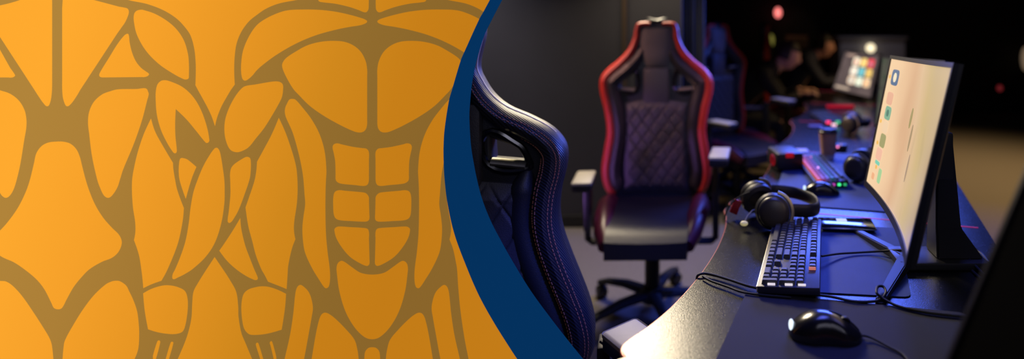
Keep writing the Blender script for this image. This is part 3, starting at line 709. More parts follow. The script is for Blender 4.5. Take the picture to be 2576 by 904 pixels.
def make_chair(label, cat_group, prof, holes, red, seat_z=.47, by=.20, arms=((.27, -.16, .675, .1, .285), (.30, -.18, .78, -.1, .285)), pad=(.040, .10), side_style=False, quilt_box=(.155, .50, .95), hw=.085, hs=1):
    """prof: (half width, z) from the top centre down; local +x is the photo's right when the chair faces the camera (-y)"""
    t = thing('gaming_chair', label, 'chair', (0, 0, 0), 0, cat_group)
    half = smooth_pts(prof, 6, False)
    loop = [Vector((p.x, p.y)) for p in half]+[Vector((-p.x, p.y)) for p in half[::-1]]
    rnd = .016
    core = off(half, -rnd)      # shrink so that the rounded edge ends on the outline
    core = [Vector((max(.0, p.x), p.y)) for p in core]
    L = [(p.x, p.y) for p in core]+[(-p.x, p.y) for p in core[::-1]]
    hl = []
    for h in holes:
        hp = [Vector(q) for q in h]; c0 = sum(hp, Vector((0, 0)))/len(hp)
        for sx in (1, -1): hl.append([(sx*(q.x+(q.x-c0.x)*.15), q.y+(q.y-c0.y)*.15) for q in (hp if sx == 1 else hp[::-1])])
    MX = Matrix(((1, 0, 0, 0), (0, 0, 1, by+.045), (0, 1, 0, 0), (0, 0, 0, 1)))
    bm = filled([L]+hl, extrude=.018, bevel=rnd, M=MX, bevres=3)
    obj('back_shell', bm, M_leather, t)
    trim_m = M_red if red else M_carbon
    band = [q for q in half[(2 if red else 10):] if not (q.y < .6 and q.x < (.205 if red else .22))]
    zt, zb = band[0].y, band[-1].y
    for sx in (1, -1):
        rs = []
        for p in band:
            k = (zt-p.y)/(zt-zb); rs.append((.010+.016*min(1, k*3)) if red else .012+.022*min(1, k*2.5))
        rs = [r*min(1, (len(rs)-1-i)/5+.25) for i, r in enumerate(rs)]
        ins = []
        for i, p in enumerate(band):
            a = band[max(0, i-1)]; b = band[min(len(band)-1, i+1)]; d = (b-a).normalized(); ins.append(p+Vector((-d.y, d.x))*-1*(rs[i]*.9) if False else p+Vector((d.y, -d.x))*0+Vector((-1, 0))*0-Vector((-d.y, d.x))*rs[i]*.9)
        path = [Vector((sx*q.x, by+.012, q.y)) for q in ins]
        side = obj('side_trim', TB(path, rs, 12, up=(0, 1, 0), flat=1.5), trim_m, t)
        if red:
            i1 = next(i for i, q in enumerate(band) if q.y < prof[0][1]-.10); inn = off(band, -.062); rr = [.018+.018*min(1, max(0, i-i1+1)/8)*min(1, (len(inn)-i)/6) for i in range(len(inn))]
            obj('side_bolster', TB([Vector((sx*max(.07, q.x), by+.012, q.y)) for q in inn[i1:-1]], rr[i1:-1], 10, up=(0, 1, 0), flat=1.2), M_leather, t)
        else:
            inn = off(band, -.088); rr = [.032*min(1, (i+3)/8) for i in range(len(inn))]
            j0 = next(i for i, q in enumerate(inn) if q.x > .11 and q.y < .955)
            rr = [.032*min(1, (i-j0+1)/6) for i in range(len(inn))]
            obj('side_bolster', TB([Vector((sx*q.x, by+.014, q.y)) for q in inn[j0:]], rr[j0:], 12, up=(0, 1, 0), flat=1.15), M_leather, t)
            # twin rows of stitches, and a pale tube painting rim light on the trim top
            for dd in (.010, .018, .049, .057):
                pth = off(band, -dd); bm = bmesh.new(); P3 = []
                for q, r in zip(pth, rs):
                    rel = (dd-.9*r)/r
                    if abs(rel) > .93: continue
                    P3.append(Vector((sx*q.x, by+.0115-1.5*r*math.sqrt(1-rel*rel), q.y)))
                for a, b in zip(P3, P3[1:]):
                    Ls = (b-a).length; n = max(1, int(Ls/.006))
                    for k in range(n):
                        p0 = a.lerp(b, k/n); p1 = a.lerp(b, (k+.62)/n); tube(bm, [p0, p1], .0011, 4)
                obj('stitching', bm, M_thread, side)
            k0 = int(len(band)*.36)
            obj('rim_highlight', TB([Vector((sx*(q.x-.001), by+.022, q.y+.001)) for q in band[:k0]], .0042, 6), M_rim, side)
    # headrest pad, centre panel, quilted pad
    tz = prof[0][1]
    bm = bmesh.new(); A = []
    tops = [(.070, tz-.028), (.078, tz-.06), (.082, tz-.10), (.076, tz-.15), (.062, tz-.19), (.058, tz-.215)]
    for k, (w, z) in enumerate(tops):
        w *= hs
        d = .030 if 0 < k < 5 else .010
        A.append([bm.verts.new((w*math.sin(a)*1.0, by+.03-(.02+d)*math.cos(a)**.5 if abs(a) < 1.5 else by+.03, z)) for a in [(-1.57+3.14*i/14) for i in range(15)]])
    for R0, R1_ in zip(A, A[1:]):
        for j in range(14): bm.faces.new((R0[j], R0[j+1], R1_[j+1], R1_[j]))
    bm.faces.new(A[0]); bm.faces.new(A[-1])
    obj('headrest_pad', bm, M_head, t)
    bm = BX((-.062, by-.012, quilt_box[2]-.02), (.062, by+.03, tz-.22), .012)
    obj('centre_panel', bm, M_leather2, t)
    obj('quilted_pad', quilt(-quilt_box[0], quilt_box[0], quilt_box[1], quilt_box[2], by, .062 if red else .075, .085 if red else .115, 150, 200, topv=.02, sharp=2.4 if red else 3.6, amp=.0085 if red else .006), M_leather2, t)
    for h in holes:
        hp = [Vector(q) for q in h]
        for sx in (1, -1):
            fr_ = smooth_pts([(q.x, q.y) for q in hp], 5)
            bz = obj('harness_bezel', TB([Vector((sx*q.x, by+.008, q.y)) for q in fr_], .0085, 8, closed=True), M_gloss, t)
            a, b = hp[-1], hp[-2]          # lower edge, inner to outer
            lo = min(hp, key=lambda q: q.y+q.x*0); 
            p0 = Vector((sx*(a.x+.006), by+.012, a.y+.008)); p1 = Vector((sx*(b.x-.006), by+.012, b.y+.008))
            obj('metal_insert', TB([p0, p1], .010, 8, up=(0, 1, 0), flat=2.0), M_chrome, bz)
    # seat
    sz = seat_z
    bm = bmesh.new(); nx, ny = 18, 18; G = []
    for j in range(ny+1):
        v = j/ny; y = -.29+v*.50; row = []
        for i in range(nx+1):
            u = i/nx; x = -.19+.38*u; w = 1-.13*(1-v)
            zz = sz+.012*math.sin(v*3.1)-.03*max(0, 1-v*5)**2+.006*(2*u-1)**2
            row.append(bm.verts.new((x*w, y, zz)))
        G.append(row)
    for j in range(ny):
        for i in range(nx): bm.faces.new((G[j][i], G[j][i+1], G[j+1][i+1], G[j+1][i]))
    ring = G[0]+[G[j][-1] for j in range(1, ny+1)]+G[-1][-2::-1]+[G[j][0] for j in range(ny-1, 0, -1)]
    bk = [bm.verts.new((v.co.x, v.co.y, sz-.095)) for v in ring]; N = len(ring)
    for i in range(N): bm.faces.new((ring[i], ring[(i+1) % N], bk[(i+1) % N], bk[i]))
    bm.faces.new(bk)
    obj('seat_cushion', bm, M_seat, t)
    for sx in (1, -1):
        pts = [Vector((sx*.165, -.25, sz-.055)), Vector((sx*.185, -.19, sz-.025)), Vector((sx*.20, -.08, sz-.005)), Vector((sx*.215, .06, sz)), Vector((sx*.215, .17, sz-.01))]
        obj('seat_bolster', TB(pts, [.030, .040, .045, .046, .038], 12, flat=1.1, up=(0, 0, 1)), M_wine if red else M_leather, t)
    obj('seat_frame', BX((-.15, -.13, sz-.14), (.15, .16, sz-.09), .01), M_steel, t)
    obj('tilt_lever', TB([(.1, .0, sz-.125), (.25, -.02, sz-.125), (.28, -.03, sz-.12)], [.006, .006, .010], 8), M_blk, t)
    obj('gas_lift', LT([(0, sz-.135), (.026, sz-.135), (.026, .26), (.034, .26), (.034, .12), (0, .12)], 20), M_steel, t)
    hub = obj('star_base', star_base(), M_blk, t)
    for k in range(5):
        a = math.radians(72*k+2)
        cx, cy = .315*math.cos(a), .315*math.sin(a)
        ca = obj('caster', caster(), M_blk, t); ca.location = (cx, cy, 0); ca.rotation_euler = (0, 0, a+1.1)
        if k == 0: wheel0 = ca.data
        else:
            me = ca.data; ca.data = wheel0; bpy.data.meshes.remove(me)
    for sx, (ax_, ay, az, yaw, px) in zip((-1, 1), arms):
        bm = bmesh.new()
        tube(bm, [(sx*.13, -.02, sz-.125), (sx*(px-.02), -.02, sz-.125), (sx*px, -.02, sz-.11), (sx*px, -.02, sz-.03)], .015, 8, flat=1.5)
        box(bm, (sx*px-.014, -.05, sz-.07), (sx*px+.014, .01, az-.045), .005)
        tube(bm, [(sx*px, -.02, az-.05), (sx*(px*.4+ax_*.6), -.02+(ay+.02)*.6, az-.042)], .016, 8, flat=.7, up=(0, 0, 1))
        obj('armrest_post', bm, M_blk, t)
        Mx = Matrix.Translation((sx*ax_, ay, az)) @ Matrix.Rotation(yaw, 4, 'Z')
        w, l = pad
        pd = obj('armrest_pad', BX((-w, -l, -.012), (w, l, .0), .010, Mx, 3), M_cream, t)
        obj('pad_base', BX((-w+.002, -l+.002, -.040), (w-.002, l-.002, -.010), .006, Mx), M_blk, pd)
    return t
def star_base():
    bm = bmesh.new(); lathe(bm, [(0, .135), (.045, .135), (.052, .12), (.052, .075), (0, .075)], 20)
    for k in range(5):
        a = math.radians(72*k+2); d = Vector((math.cos(a), math.sin(a), 0))
        tube(bm, [d*.03+Vector((0, 0, .105)), d*.16+Vector((0, 0, .105)), d*.27+Vector((0, 0, .088)), d*.33+Vector((0, 0, .068))], [.030, .025, .020, .016], 8, up=(0, 0, 1), flat=.75)
    return bm
def caster():
    bm = bmesh.new()
    for s in (-1, 1):
        lathe(bm, [(0, -.009), (.024, -.009), (.029, -.004), (.029, .004), (.024, .009), (0, .009)], 18, frame((s*.014, 0, .029), (1, 0, 0), (0, 1, 0)))
    box(bm, (-.006, -.024, .028), (.006, .024, .062), .004); lathe(bm, [(0, .05), (.009, .05), (.009, .08), (0, .08)], 10)
    return bm
PROF = [(.0, 1.325, 1), (.088, 1.325), (.104, 1.298), (.113, 1.248), (.141, 1.19), (.188, 1.14), (.240, 1.097), (.272, 1.053), (.274, .993), (.252, .895), (.240, .796), (.254, .70), (.266, .60), (.248, .516), (.20, .46), (.0, .455, 1)]
HOLE = [[(.098, 1.088), (.150, 1.075), (.185, 1.045), (.192, .995), (.100, .988)]]
chair2 = make_chair('black gaming chair with glowing red side trim and diamond quilted back, facing the camera', 'gaming chairs', PROF, HOLE, True)
# the chair cut off by the panel has its own measured outline
def LP(px, py): return ((px-CX)*.000978+.636, H-(py-HY)*.000978)
pr = [LP(*q) for q in ((1200, 157), (1216, 200), (1240, 235), (1275, 264), (1330, 290), (1380, 319), (1410, 350), (1423, 382), (1421, 425), (1408, 480), (1403, 540), (1412, 595), (1432, 655), (1457, 720), (1482, 790), (1494, 850), (1488, 904))]
pr = [(x-.006, z-.011) for x, z in pr]
pr = [(0, 1.335, 1), (.040, 1.333), (.058, 1.295)]+pr+[(.30, .44), (.24, .42), (0, .415, 1)]
lh = [[LP(1222, 336), LP(1300, 368), LP(1318, 392), LP(1325, 430), LP(1228, 418)]]
chair1 = make_chair('black gaming chair with carbon-look side trim and orange stitching, beside the blue panel edge', 'gaming chairs', pr, lh, False, seat_z=.43, by=.17,
                    arms=((.33, -.10, .545, 0, .33), (.475, -.15, .662, .60, .37)), pad=(.045, .13), quilt_box=(.185, .45, .925), hs=.5)
a1 = math.radians(8)
# back centre at (-.636, 1.282); forward = (sin a, -cos a)
chair1.location = (-.636+.17*math.sin(a1)*1.0, 1.31-.17*math.cos(a1), 0); chair1.rotation_euler = (0, 0, a1)
chair2.location = (-.285, 2.42, 0); chair2.rotation_euler = (0, 0, .02)
dup(chair2, (.15, 3.88, 0), math.radians(40), 'dark gaming chair turned sideways just behind the red-trimmed one')
dup(chair2, (.17, 4.56, 0), math.radians(84), 'dark gaming chair carrying the nearer seated player')
dup(chair2, (.76, 5.68, 0), math.radians(80), 'dark gaming chair carrying the farther seated player')
# ------------------------------------------------------------------ keyboards
M_kb = mat('dark anodised keyboard frame', (.045, .047, .075), .38, .4, bump=.15, bscale=500)
M_key = mat('dark grey keycap', (.060, .062, .075), .42, spec=.6)
M_edge = mat('brushed pale edge', (.55, .50, .40), .3, .9)
M_black = mat('black rubber', (.010, .010, .011), .55)
def key_layout(full=True):
    K = []   # (x units from the Esc end, row 0 = space row .. 4 = numbers, 5 = function row, width, height in rows)
    def row(r, ws, x=0):
        for w in ws:
            if w > 0: K.append((x, r, w, 1)); x += w
            else: x -= w
    row(4, [1]*13+[2]); row(3, [1.5]+[1]*12+[1.5]); row(2, [1.75]+[1]*11+[2.25]); row(1, [2.25]+[1]*10+[2.75]); row(0, [1.25]*3+[6.25]+[1.25]*4)
    row(5, [1, -.6]+[1]*4+[-.3]+[1]*4+[-.3]+[1]*4)
    if full:
        row(5, [1]*3, 15.25)
        for r in (3, 4): row(r, [1]*3, 15.25)
        K.append((16.25, 1, 1, 1)); row(0, [1]*3, 15.25)
        for r in (4, 3, 2, 1): row(r, [1]*3, 18.5)
        K.append((21.5, 4, 1, 1)); K.append((21.5, 2, 1, 2)); K.append((21.5, 0, 1, 2)); K.append((18.5, 0, 2, 1)); K.append((20.5, 0, 1, 1))
    return K
def key_mesh(w, h, ux, uy, ht=.0085):
    bm = bmesh.new(); g = .0011
    a = [(g, g), (w*ux-g, g), (w*ux-g, h*uy-g), (g, h*uy-g)]
    ins = .0021
    b = [(g+ins, g+ins), (w*ux-g-ins, g+ins), (w*ux-g-ins, h*uy-g-ins*.8), (g+ins, h*uy-g-ins*.8)]
    A = [bm.verts.new((x, y, 0)) for x, y in a]; B = [bm.verts.new((x, y, ht)) for x, y in b]
    for j in range(4): bm.faces.new((A[j], A[(j+1) % 4], B[(j+1) % 4], B[j]))
    bm.faces.new(B); bm.faces.new(A)
    bmesh.ops.bevel(bm, geom=[e for e in bm.edges if e.verts[0].co.z > .001 or e.verts[1].co.z > .001], offset=.0009, segments=2, affect='EDGES')
    return bm
def make_keyboard(label, L, Wd, full, loc, rz, key_m, frame_m=None, glow=None, group='keyboards'):
    """local x runs from the Esc end towards the far right end (towards the camera), local y from the space row to the function row"""
    t = thing('keyboard', label, 'keyboard', loc, rz, group)
    nu = 22.5 if full else 15
    ux = (L-.016)/nu; uy = (Wd-.014)/6.35
    tilt = Matrix.Rotation(math.radians(4), 4, 'X')
    bm = BX((0, 0, .004), (L, Wd, .020), .003, tilt)
    obj('keyboard_body', bm, frame_m or M_kb, t)
    obj('front_edge', BX((.002, -.002, .006), (L-.002, .003, .019), .001, tilt), M_edge if not glow else M_kb, t)
    for x in (.02, L-.05): obj('foot', BX((x, Wd-.02, -.001), (x+.03, Wd-.01, .015), .001), M_black, t)
    cache = {}; K = key_layout(full)
    K.sort(key=lambda k: -k[0])
    rest = bmesh.new(); n = 0
    for (x, r, w, h) in K:
        y0 = .007+r*uy+(.35*uy if r == 5 else 0); hh = h
        m = key_m(x, r) if callable(key_m) else key_m
        key = (w, hh)
        if n < 100:
            if key not in cache:
                o = obj('key', key_mesh(w, hh, ux, uy), M_key, t); cache[key] = o.data
            else:
                o = bpy.data.objects.new('key', cache[key]); C.objects.link(o); o.parent = t
            o.matrix_local = tilt @ Matrix.Translation((.008+x*ux, y0, .020))
            if m is not M_key:
                o.material_slots[0].link = 'OBJECT'; o.material_slots[0].material = m
        else:
            b = key_mesh(w, hh, ux, uy); bmesh.ops.transform(b, matrix=tilt @ Matrix.Translation((.008+x*ux, y0, .020)), verts=b.verts)
            me = bpy.data.meshes.new('t'); b.to_mesh(me); b.free(); rest.from_mesh(me); bpy.data.meshes.remove(me)
        n += 1
    if n > 100:
        o = obj('keys', rest, M_key, t); o['kind'] = 'stuff'
    else: rest.free()
    return t, ux, uy, tilt
nl = at(1906, 718, .765); nr = at(2064, 738, .765); fl = at(1950, 548, .765)
ax = (nl-fl); ax.z = 0; kL = ax.length; ax.normalize()
ang = math.atan2(ax.y, ax.x)
kb1, ux, uy, tl = make_keyboard('full-size dark keyboard on the near desk, its near end facing the viewer', kL, (nr-nl).length, True, (fl.x, fl.y, .7425), ang, M_key)
# switches glow at the near end of the number pad
for i, r in enumerate((0.8, 2.8, 4.3)):
    obj('switch_light', BX((kL-.0075, .007+r*uy, .0205), (kL-.004, .007+r*uy+.016, .0245), .0005, tl), lit('white key light', (235, 225, 240), .9), kb1)
obj('red_key_light', BX((.008+18.2*ux, .007+5.4*uy, .0205), (.0105+18.2*ux, .007+6.25*uy, .027), .0005, tl), lit('red white key light', (255, 150, 140), .5), kb1)

pal = [lit('rgb key orange', (200, 82, 52)), lit('rgb key magenta', (118, 46, 92)), lit('rgb key violet', (78, 50, 120)), lit('rgb key teal', (22, 66, 78)), lit('rgb key blue', (30, 34, 62))]
def rgbk(x, r): return pal[min(4, r)]
kb2, *_ = make_keyboard('compact keyboard with colour-lit keys on the second desk', .38, .115, False, (.335, 2.235, .744), math.radians(-88), rgbk, M_blk, True)
for i, (yy, rgb) in enumerate(((.012, (255, 90, 100)), (.03, (255, 60, 90)), (.055, (170, 60, 160)), (.075, (70, 255, 150)), (.095, (40, 150, 90)))):
    obj('end_light', BX((.379, yy, .009), (.384, yy+.010, .017), .001), lit('kb2 light %d' % i, rgb, 1.6), kb2)
for nm, px, py, rgb in (('key_light', 2058, 422, (205, 140, 230)), ('key_light', 2040, 395, (150, 80, 140))):
    p = at(px, py, .783); b = bmesh.new(); bmesh.ops.create_icosphere(b, subdivisions=2, radius=.004)
    o = obj(nm, b, lit('kb2 dot %d' % px, rgb, 2.2), kb2)
    o.location = Matrix.Rotation(-math.radians(-88), 4, 'Z') @ (p-Vector((.335, 2.235, .744)))
kb3, *_ = make_keyboard('small dark keyboard with red and green lights on the third desk', .36, .115, False, (.60, 3.42, .742), math.radians(-85), pal[4], M_blk, True)
for i, (yy, rgb) in enumerate(((.0, (255, 60, 110)), (.055, (70, 170, 120)))):
    obj('end_light', BX((.36, yy, .012), (.368, yy+.022, .026), .001), lit('kb3 light %d' % i, rgb, 1.8), kb3)
obj('end_light', BX((.36, .03, -.0), (.372, .056, .010), .001), lit('kb3 light 5', (255, 200, 220), 1.6), kb3)

# ------------------------------------------------------------------ mice
M_mouse = mat('gloss black mouse shell', (.012, .012, .014), .22, spec=.7)
def make_mouse(label, loc, rz, glow_col, s=1):
    t = thing('computer_mouse', label, 'mouse', loc, rz, 'computer mice')
    bm = bmesh.new(); G = []; L, Wd, Ht = .128*s, .066*s, .041*s; nu, nv = 28, 16
    def pt(u, v, lift=0):
        x = -L/2+L*u; e = max(0, 1-abs(2*u-1)**3.2)**.5
        w = Wd/2*e*(1-.13*math.sin(math.pi*min(1, max(0, (u-.35)/.4)))*.8)
        h = Ht*(math.sin(math.pi*(u*.86+.10))**.75)*(1 if u < .5 else 1-.12*(u-.5)) if 0 < u < 1 else .004
        h = max(.006*s, h)*e**.35 if e > 0 else .004*s
        a = math.pi*v; cx, sx = math.cos(a), math.sin(a)
        return Vector((x, w*math.copysign(abs(cx)**.75, cx), .001+(h+lift)*sx**.8))
    for i in range(nu+1):
        G.append([bm.verts.new(pt(i/nu, j/nv)) for j in range(nv+1)])
    for i in range(nu):
        for j in range(nv): bm.faces.new((G[i][j], G[i+1][j], G[i+1][j+1], G[i][j+1]))
        bm.faces.new((G[i][0], G[i][nv], G[i+1][nv], G[i+1][0]))
    bmesh.ops.remove_doubles(bm, verts=bm.verts, dist=1e-5)
    body = obj('mouse_body', bm, M_mouse, t)
    for v0, v1 in ((.14, .46), (.54, .86)):
        b = bmesh.new(); g = [[b.verts.new(pt(.56+.40*i/10, v0+(v1-v0)*j/8, .0012*s)) for j in range(9)] for i in range(11)]
        for i in range(10):
            for j in range(8): b.faces.new((g[i][j], g[i+1][j], g[i+1][j+1], g[i][j+1]))
        r = bmesh.ops.extrude_face_region(b, geom=list(b.faces))
        for q in r['geom']:
            if isinstance(q, bmesh.types.BMVert): q.co.z -= .002
        obj('mouse_button', b, M_mouse, t)
    obj('scroll_wheel', LT([(0, -.0035), (.009, -.0035), (.010, 0), (.009, .0035), (0, .0035)], 16, frame((L*.26, 0, pt(.76, .5).z-.004), (0, 1, 0), (1, 0, 0))), M_black, t)
    b = bmesh.new(); bmesh.ops.create_icosphere(b, subdivisions=2, radius=1)
    for v in b.verts: v.co = Vector((v.co.x*.005-L/2+.005, v.co.y*.013, v.co.z*.009+.017))*1
    obj('tail_light', b, lit('mouse glow '+label[:12], glow_col, 1.3), t)
    return t
m1 = make_mouse('glossy black wired mouse at the front of the near desk', (.198, .968, .7436), math.radians(-6), (225, 240, 255), 1.03)
m2 = make_mouse('small black mouse with a white tail light on the second desk', (.355, 1.80, .7436), math.radians(-4), (200, 225, 255), .95)

# ------------------------------------------------------------------ cables
def cable(name, P, r, label, m=None, cat='cable', k=6):
    P = [Vector(p) for p in P]; out = []
    for i in range(len(P)-1):
        p0 = P[max(0, i-1)]; p1 = P[i]; p2 = P[i+1]; p3 = P[min(len(P)-1, i+2)]
        for j in range(k):
            t = j/k; out.append(.5*((2*p1)+(-p0+p2)*t+(2*p0-5*p1+4*p2-p3)*t*t+(-p0+3*p1-3*p2+p3)*t**3))
    out.append(P[-1]); c0 = Vector((out[0].x, out[0].y, out[0].z))
    o = obj(name, TB([q-c0 for q in out], r, 8), m or M_black, None); o.location = c0
    return tag(o, label, cat)
e = .7465
cable('mouse_cable', [(.262, .957, .751), at(2192, 850, .749), at(2240, 875, .747), at(2272, 893, .747), at(2296, 925, .747)], .0022, 'thin black cable leaving the nose of the front mouse')
cable('headset_cable', [at(2470, 800, e), at(2420, 797, e), at(2330, 787, e), at(2262, 772, e), at(2222, 752, e+.004), at(2206, 738, e+.012), at(2208, 722, e+.014), at(2222, 722, e+.012), at(2228, 738, e+.007), at(2208, 757, e), at(2150, 759, e),
      at(2090, 747, e), at(2030, 740, e), at(1960, 735, e), at(1890, 722, e), at(1840, 706, e), at(1800, 694, e), at(1775, 689, e), at(1762, 690, e), at(1754, 696, .742), at(1753, 706, .728), at(1756, 712, .722)], .0027, 'black cable looping across the near desk and over its front edge')
cable('loose_cable', [at(1768, 696, e), at(1790, 708, e), at(1830, 722, e), at(1870, 736, e), at(1930, 744, e), at(1990, 749, e)], .0024, 'short second strand of black cable beside the desk edge')
cable('keyboard_cable', [at(2067, 645, .757), at(2110, 639, .750), at(2160, 636, .747), at(2210, 633, .750), at(2262, 630, .7625), at(2310, 634, .766)], .0026, 'black keyboard cable running straight under the near monitor')
for i, (P, lb) in enumerate((([on(2356, 520, 1.33), on(2372, 560, 1.32), on(2402, 612, 1.30), on(2440, 655, 1.25), at(2476, 692, e)], 'uppermost dark cable drooping behind the near monitor'),
      ([on(2362, 545, 1.36), on(2385, 600, 1.35), on(2400, 640, 1.30), on(2430, 668, 1.26), at(2470, 704, e)], 'middle dark cable drooping behind the near monitor'),
      ([on(2358, 530, 1.4), on(2400, 580, 1.38), on(2440, 618, 1.36), on(2470, 640, 1.33), at(2496, 672, e)], 'outermost blue-lit cable drooping behind the near monitor'))):
    cable('monitor_cable', P, .0034, lb)
cable('boom_cable', [at(1824, 552, .741), on(1826, 538, 1.56), on(1838, 515, 1.56), on(1862, 494, 1.56), on(1886, 484, 1.555)], .002, 'thin headset lead arching over the front edge of the near desk')

# ------------------------------------------------------------------ headsets
M_cush = mat('black leatherette cushion', (.020, .020, .024), .45, bump=.3, bscale=300)
M_cup = mat('brown black cup shell', (.045, .038, .030), .35, spec=.6)
M_yoke = mat('champagne metal yoke', (.50, .45, .33), .35, .8)
def make_headset(label, c1, c2, n1, n2, band, mic=None, r=.047):
    c1, c2 = Vector(c1), Vector(c2)
    t = thing('headset', label, 'headset', (c1.x, c1.y, .742), 0, 'gaming headsets')
    o0 = t.location
    for cc, nn in ((c1, n1), (c2, n2)):
        Mx = Matrix.Translation(-o0) @ frame(cc, nn)
        cup = obj('ear_cup', LT([(0, .026), (r*.62, .026), (r*.80, .022), (r*.88, .014), (r*.9, -.002), (0, -.002)], 28, Mx), M_cup, t)
        obj('ear_cushion', LT([(r*.5, -.002), (r*.98, -.002), (r*1.06, -.010), (r*1.03, -.020), (r*.8, -.026), (r*.55, -.018), (r*.5, -.002)], 28, Mx), M_cush, t)
        obj('cup_ring', LT([(r*.84, .012), (r*.96, .010), (r*.98, .002), (r*.86, .0)], 28, Mx), M_blk, cup)
        pts = [Mx @ Vector((r*1.13*math.cos(a), r*1.13*math.sin(a), .006)) for a in [math.radians(-75+150*i/14) for i in range(15)]]
        obj('yoke', TB(pts, .0055, 8, flat=.6), M_yoke, t)
    B = [Vector(p)-o0 for p in band]; out = []
    for i in range(len(B)-1):
        p0 = B[max(0, i-1)]; p1 = B[i]; p2 = B[i+1]; p3 = B[min(len(B)-1, i+2)]
        for j in range(6):
            k = j/6; out.append(.5*((2*p1)+(-p0+p2)*k+(2*p0-5*p1+4*p2-p3)*k*k+(-p0+3*p1-3*p2+p3)*k**3))
    out.append(B[-1])
    hb = obj('headband', TB(out, .007, 12, flat=2.6, up=(0, 0, 1)), M_cush, t)
    if mic:
        P = [Vector(p)-o0 for p in mic]
        bo = obj('microphone_boom', TB(P, .0022, 8), mat('grey boom', (.25, .25, .28), .4), t)
        b = bmesh.new(); bmesh.ops.create_icosphere(b, subdivisions=3, radius=1)
        d = (P[-1]-P[-2]).normalized()
        for v in b.verts: v.co = Vector((v.co.x*.011, v.co.y*.008, v.co.z*.007))+P[-1]
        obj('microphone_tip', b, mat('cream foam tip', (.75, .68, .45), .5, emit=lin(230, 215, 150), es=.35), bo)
    return t
hs1 = make_headset('black headset with champagne yokes lying behind the full keyboard', (.158, 1.475, .794), (.118, 1.60, .800), (-.05, -1, .22), (-.35, .8, .35),
    [(.213, 1.478, .797), (.262, 1.488, .792), (.292, 1.53, .787), (.290, 1.60, .787), (.245, 1.655, .790), (.185, 1.655, .797), (.158, 1.635, .800)],
    [(.125, 1.53, .785), (.105, 1.52, .782), (.089, 1.50, .772), (.079, 1.485, .758)])
for pos in ((.060, 1.575, .775),):
    b = BX((-.012, -.004, -.022), (.012, .004, .020), .002, Matrix.Translation(Vector(pos)-hs1.location) @ Matrix.Rotation(.4, 4, 'Y'))
    obj('red_tag', b, mat('dark red plastic', (.35, .01, .02), .4), hs1)
hs2 = make_headset('black headset half hidden behind the near edge of the beige monitor screen', (.505, 1.93, .795), (.56, 2.03, .797), (-.5, -.8, .1), (.4, .8, .1),
    [(.55, 1.915, .80), (.60, 1.93, .80), (.635, 1.98, .80), (.62, 2.04, .80), (.595, 2.05, .80)])
hs3 = make_headset('dark headset on the third desk behind the paper cup', (.70, 2.80, .795), (.735, 2.90, .797), (-.6, -.7, .1), (.4, .8, .1),
    [(.745, 2.79, .80), (.79, 2.80, .80), (.82, 2.86, .80), (.80, 2.92, .80), (.775, 2.93, .80)])

# ------------------------------------------------------------------ phone, cup, far desk things
A = at(2057, 541, .762); B_ = at(2190, 545, .762); D_ = at(2062, 572, .762)
v = Vector((B_.x-A.x, B_.y-A.y, 0)); pa = math.atan2(v.y, v.x)
ph = thing('smartphone', 'black smartphone lying screen up behind the full keyboard', 'phone', (A.x, A.y, .7425), pa)
obj('phone_body', BX((0, -.078, .006), (.150, 0, .0145), .0038), mat('black glass phone', (.006, .006, .008), .10, spec=.8, coat=.5), ph)
obj('phone_frame', BX((-.001, -.079, .0075), (.151, .001, .0125), .0025), mat('polished phone frame', (.45, .48, .58), .22, 1), ph)
obj('painted_reflection', BX((.050, -.036, .0145), (.078, -.010, .0149)), lit('pale lilac reflection', (190, 196, 236), 1), ph)  # glowing square paints a lamp reflection on the phone glass
obj('camera_bump', BX((.01, -.03, 0), (.14, -.05, .0065), .002), M_black, ph)
cp = thing('takeaway_cup', 'brown takeaway paper cup with a dark lid on the second desk', 'cup', (at(2083, 403, .74).x, at(2083, 403, .74).y, .7435))
obj('cup_body', LT([(0, .0), (.024, .0), (.026, .002), (.036, .118), (.0, .118)], 28), mat('white paper cup', (.70, .66, .66), .6), cp)
obj('cup_sleeve', LT([(.0275, .022), (.0295, .022), (.0375, .112), (.0355, .112)], 28), mat('ribbed brown sleeve', (.50, .26, .15), .7, noise=.2, nscale=80), cp)
obj('lid', LT([(.037, .114), (.0395, .114), (.0395, .120), (.036, .123), (.034, .132), (.030, .132), (.029, .128), (0, .128)], 28), mat('dark lid', (.035, .025, .025), .35), cp)
# bokeh lights beyond the cup belong to a small tower on the third desk
tw = thing('usb_hub', 'small dark hub with two pink lights beside the paper cup', 'hub', (.60, 2.40, .743))
tw.location = (at(2110, 378, .743).x, at(2110, 378, .743).y, .743)
obj('hub_body', BX((-.035, -.02, 0), (.035, .02, .028), .004), M_blk, tw)
for x, z, rgb in ((-.010, .020, (255, 130, 190)), (.004, .030, (120, 100, 140))):
    b = bmesh.new(); bmesh.ops.create_icosphere(b, subdivisions=2, radius=.005)
    o = obj('light_dot', b, lit('hub dot %d' % int(z*1000), rgb, 2.2), tw); o.location = (x, -.022, z)
rb = thing('light_bar', 'red glowing light bar on the far desk under the tile screen', 'light', (at(2112, 272, .742).x, at(2112, 272, .742).y, .742))
obj('bar_body', BX((-.10, -.02, 0), (.10, .02, .022), .003), M_blk, rb)
obj('light_strip', BX((-.095, -.0215, .006), (.095, -.0185, .024), .001), lit('red strip', (220, 20, 40), .6), rb)
pc = thing('speaker', 'low black speaker with red ends beside the colour-lit keyboard', 'speaker', (.20, 2.10, .743), .2)
pc.location = (at(1985, 440, .743).x, at(1985, 440, .743).y+.12, .743)
obj('speaker_body', BX((-.055, -.07, 0), (.055, .07, .07), .012), M_blk, pc)
obj('red_ring', LT([(.018, .0), (.022, .0), (.022, .004), (.018, .004)], 20, frame((-.056, -.02, .035), (-1, 0, 0), (0, 1, 0))), lit('red ring', (190, 10, 30), .45), pc)
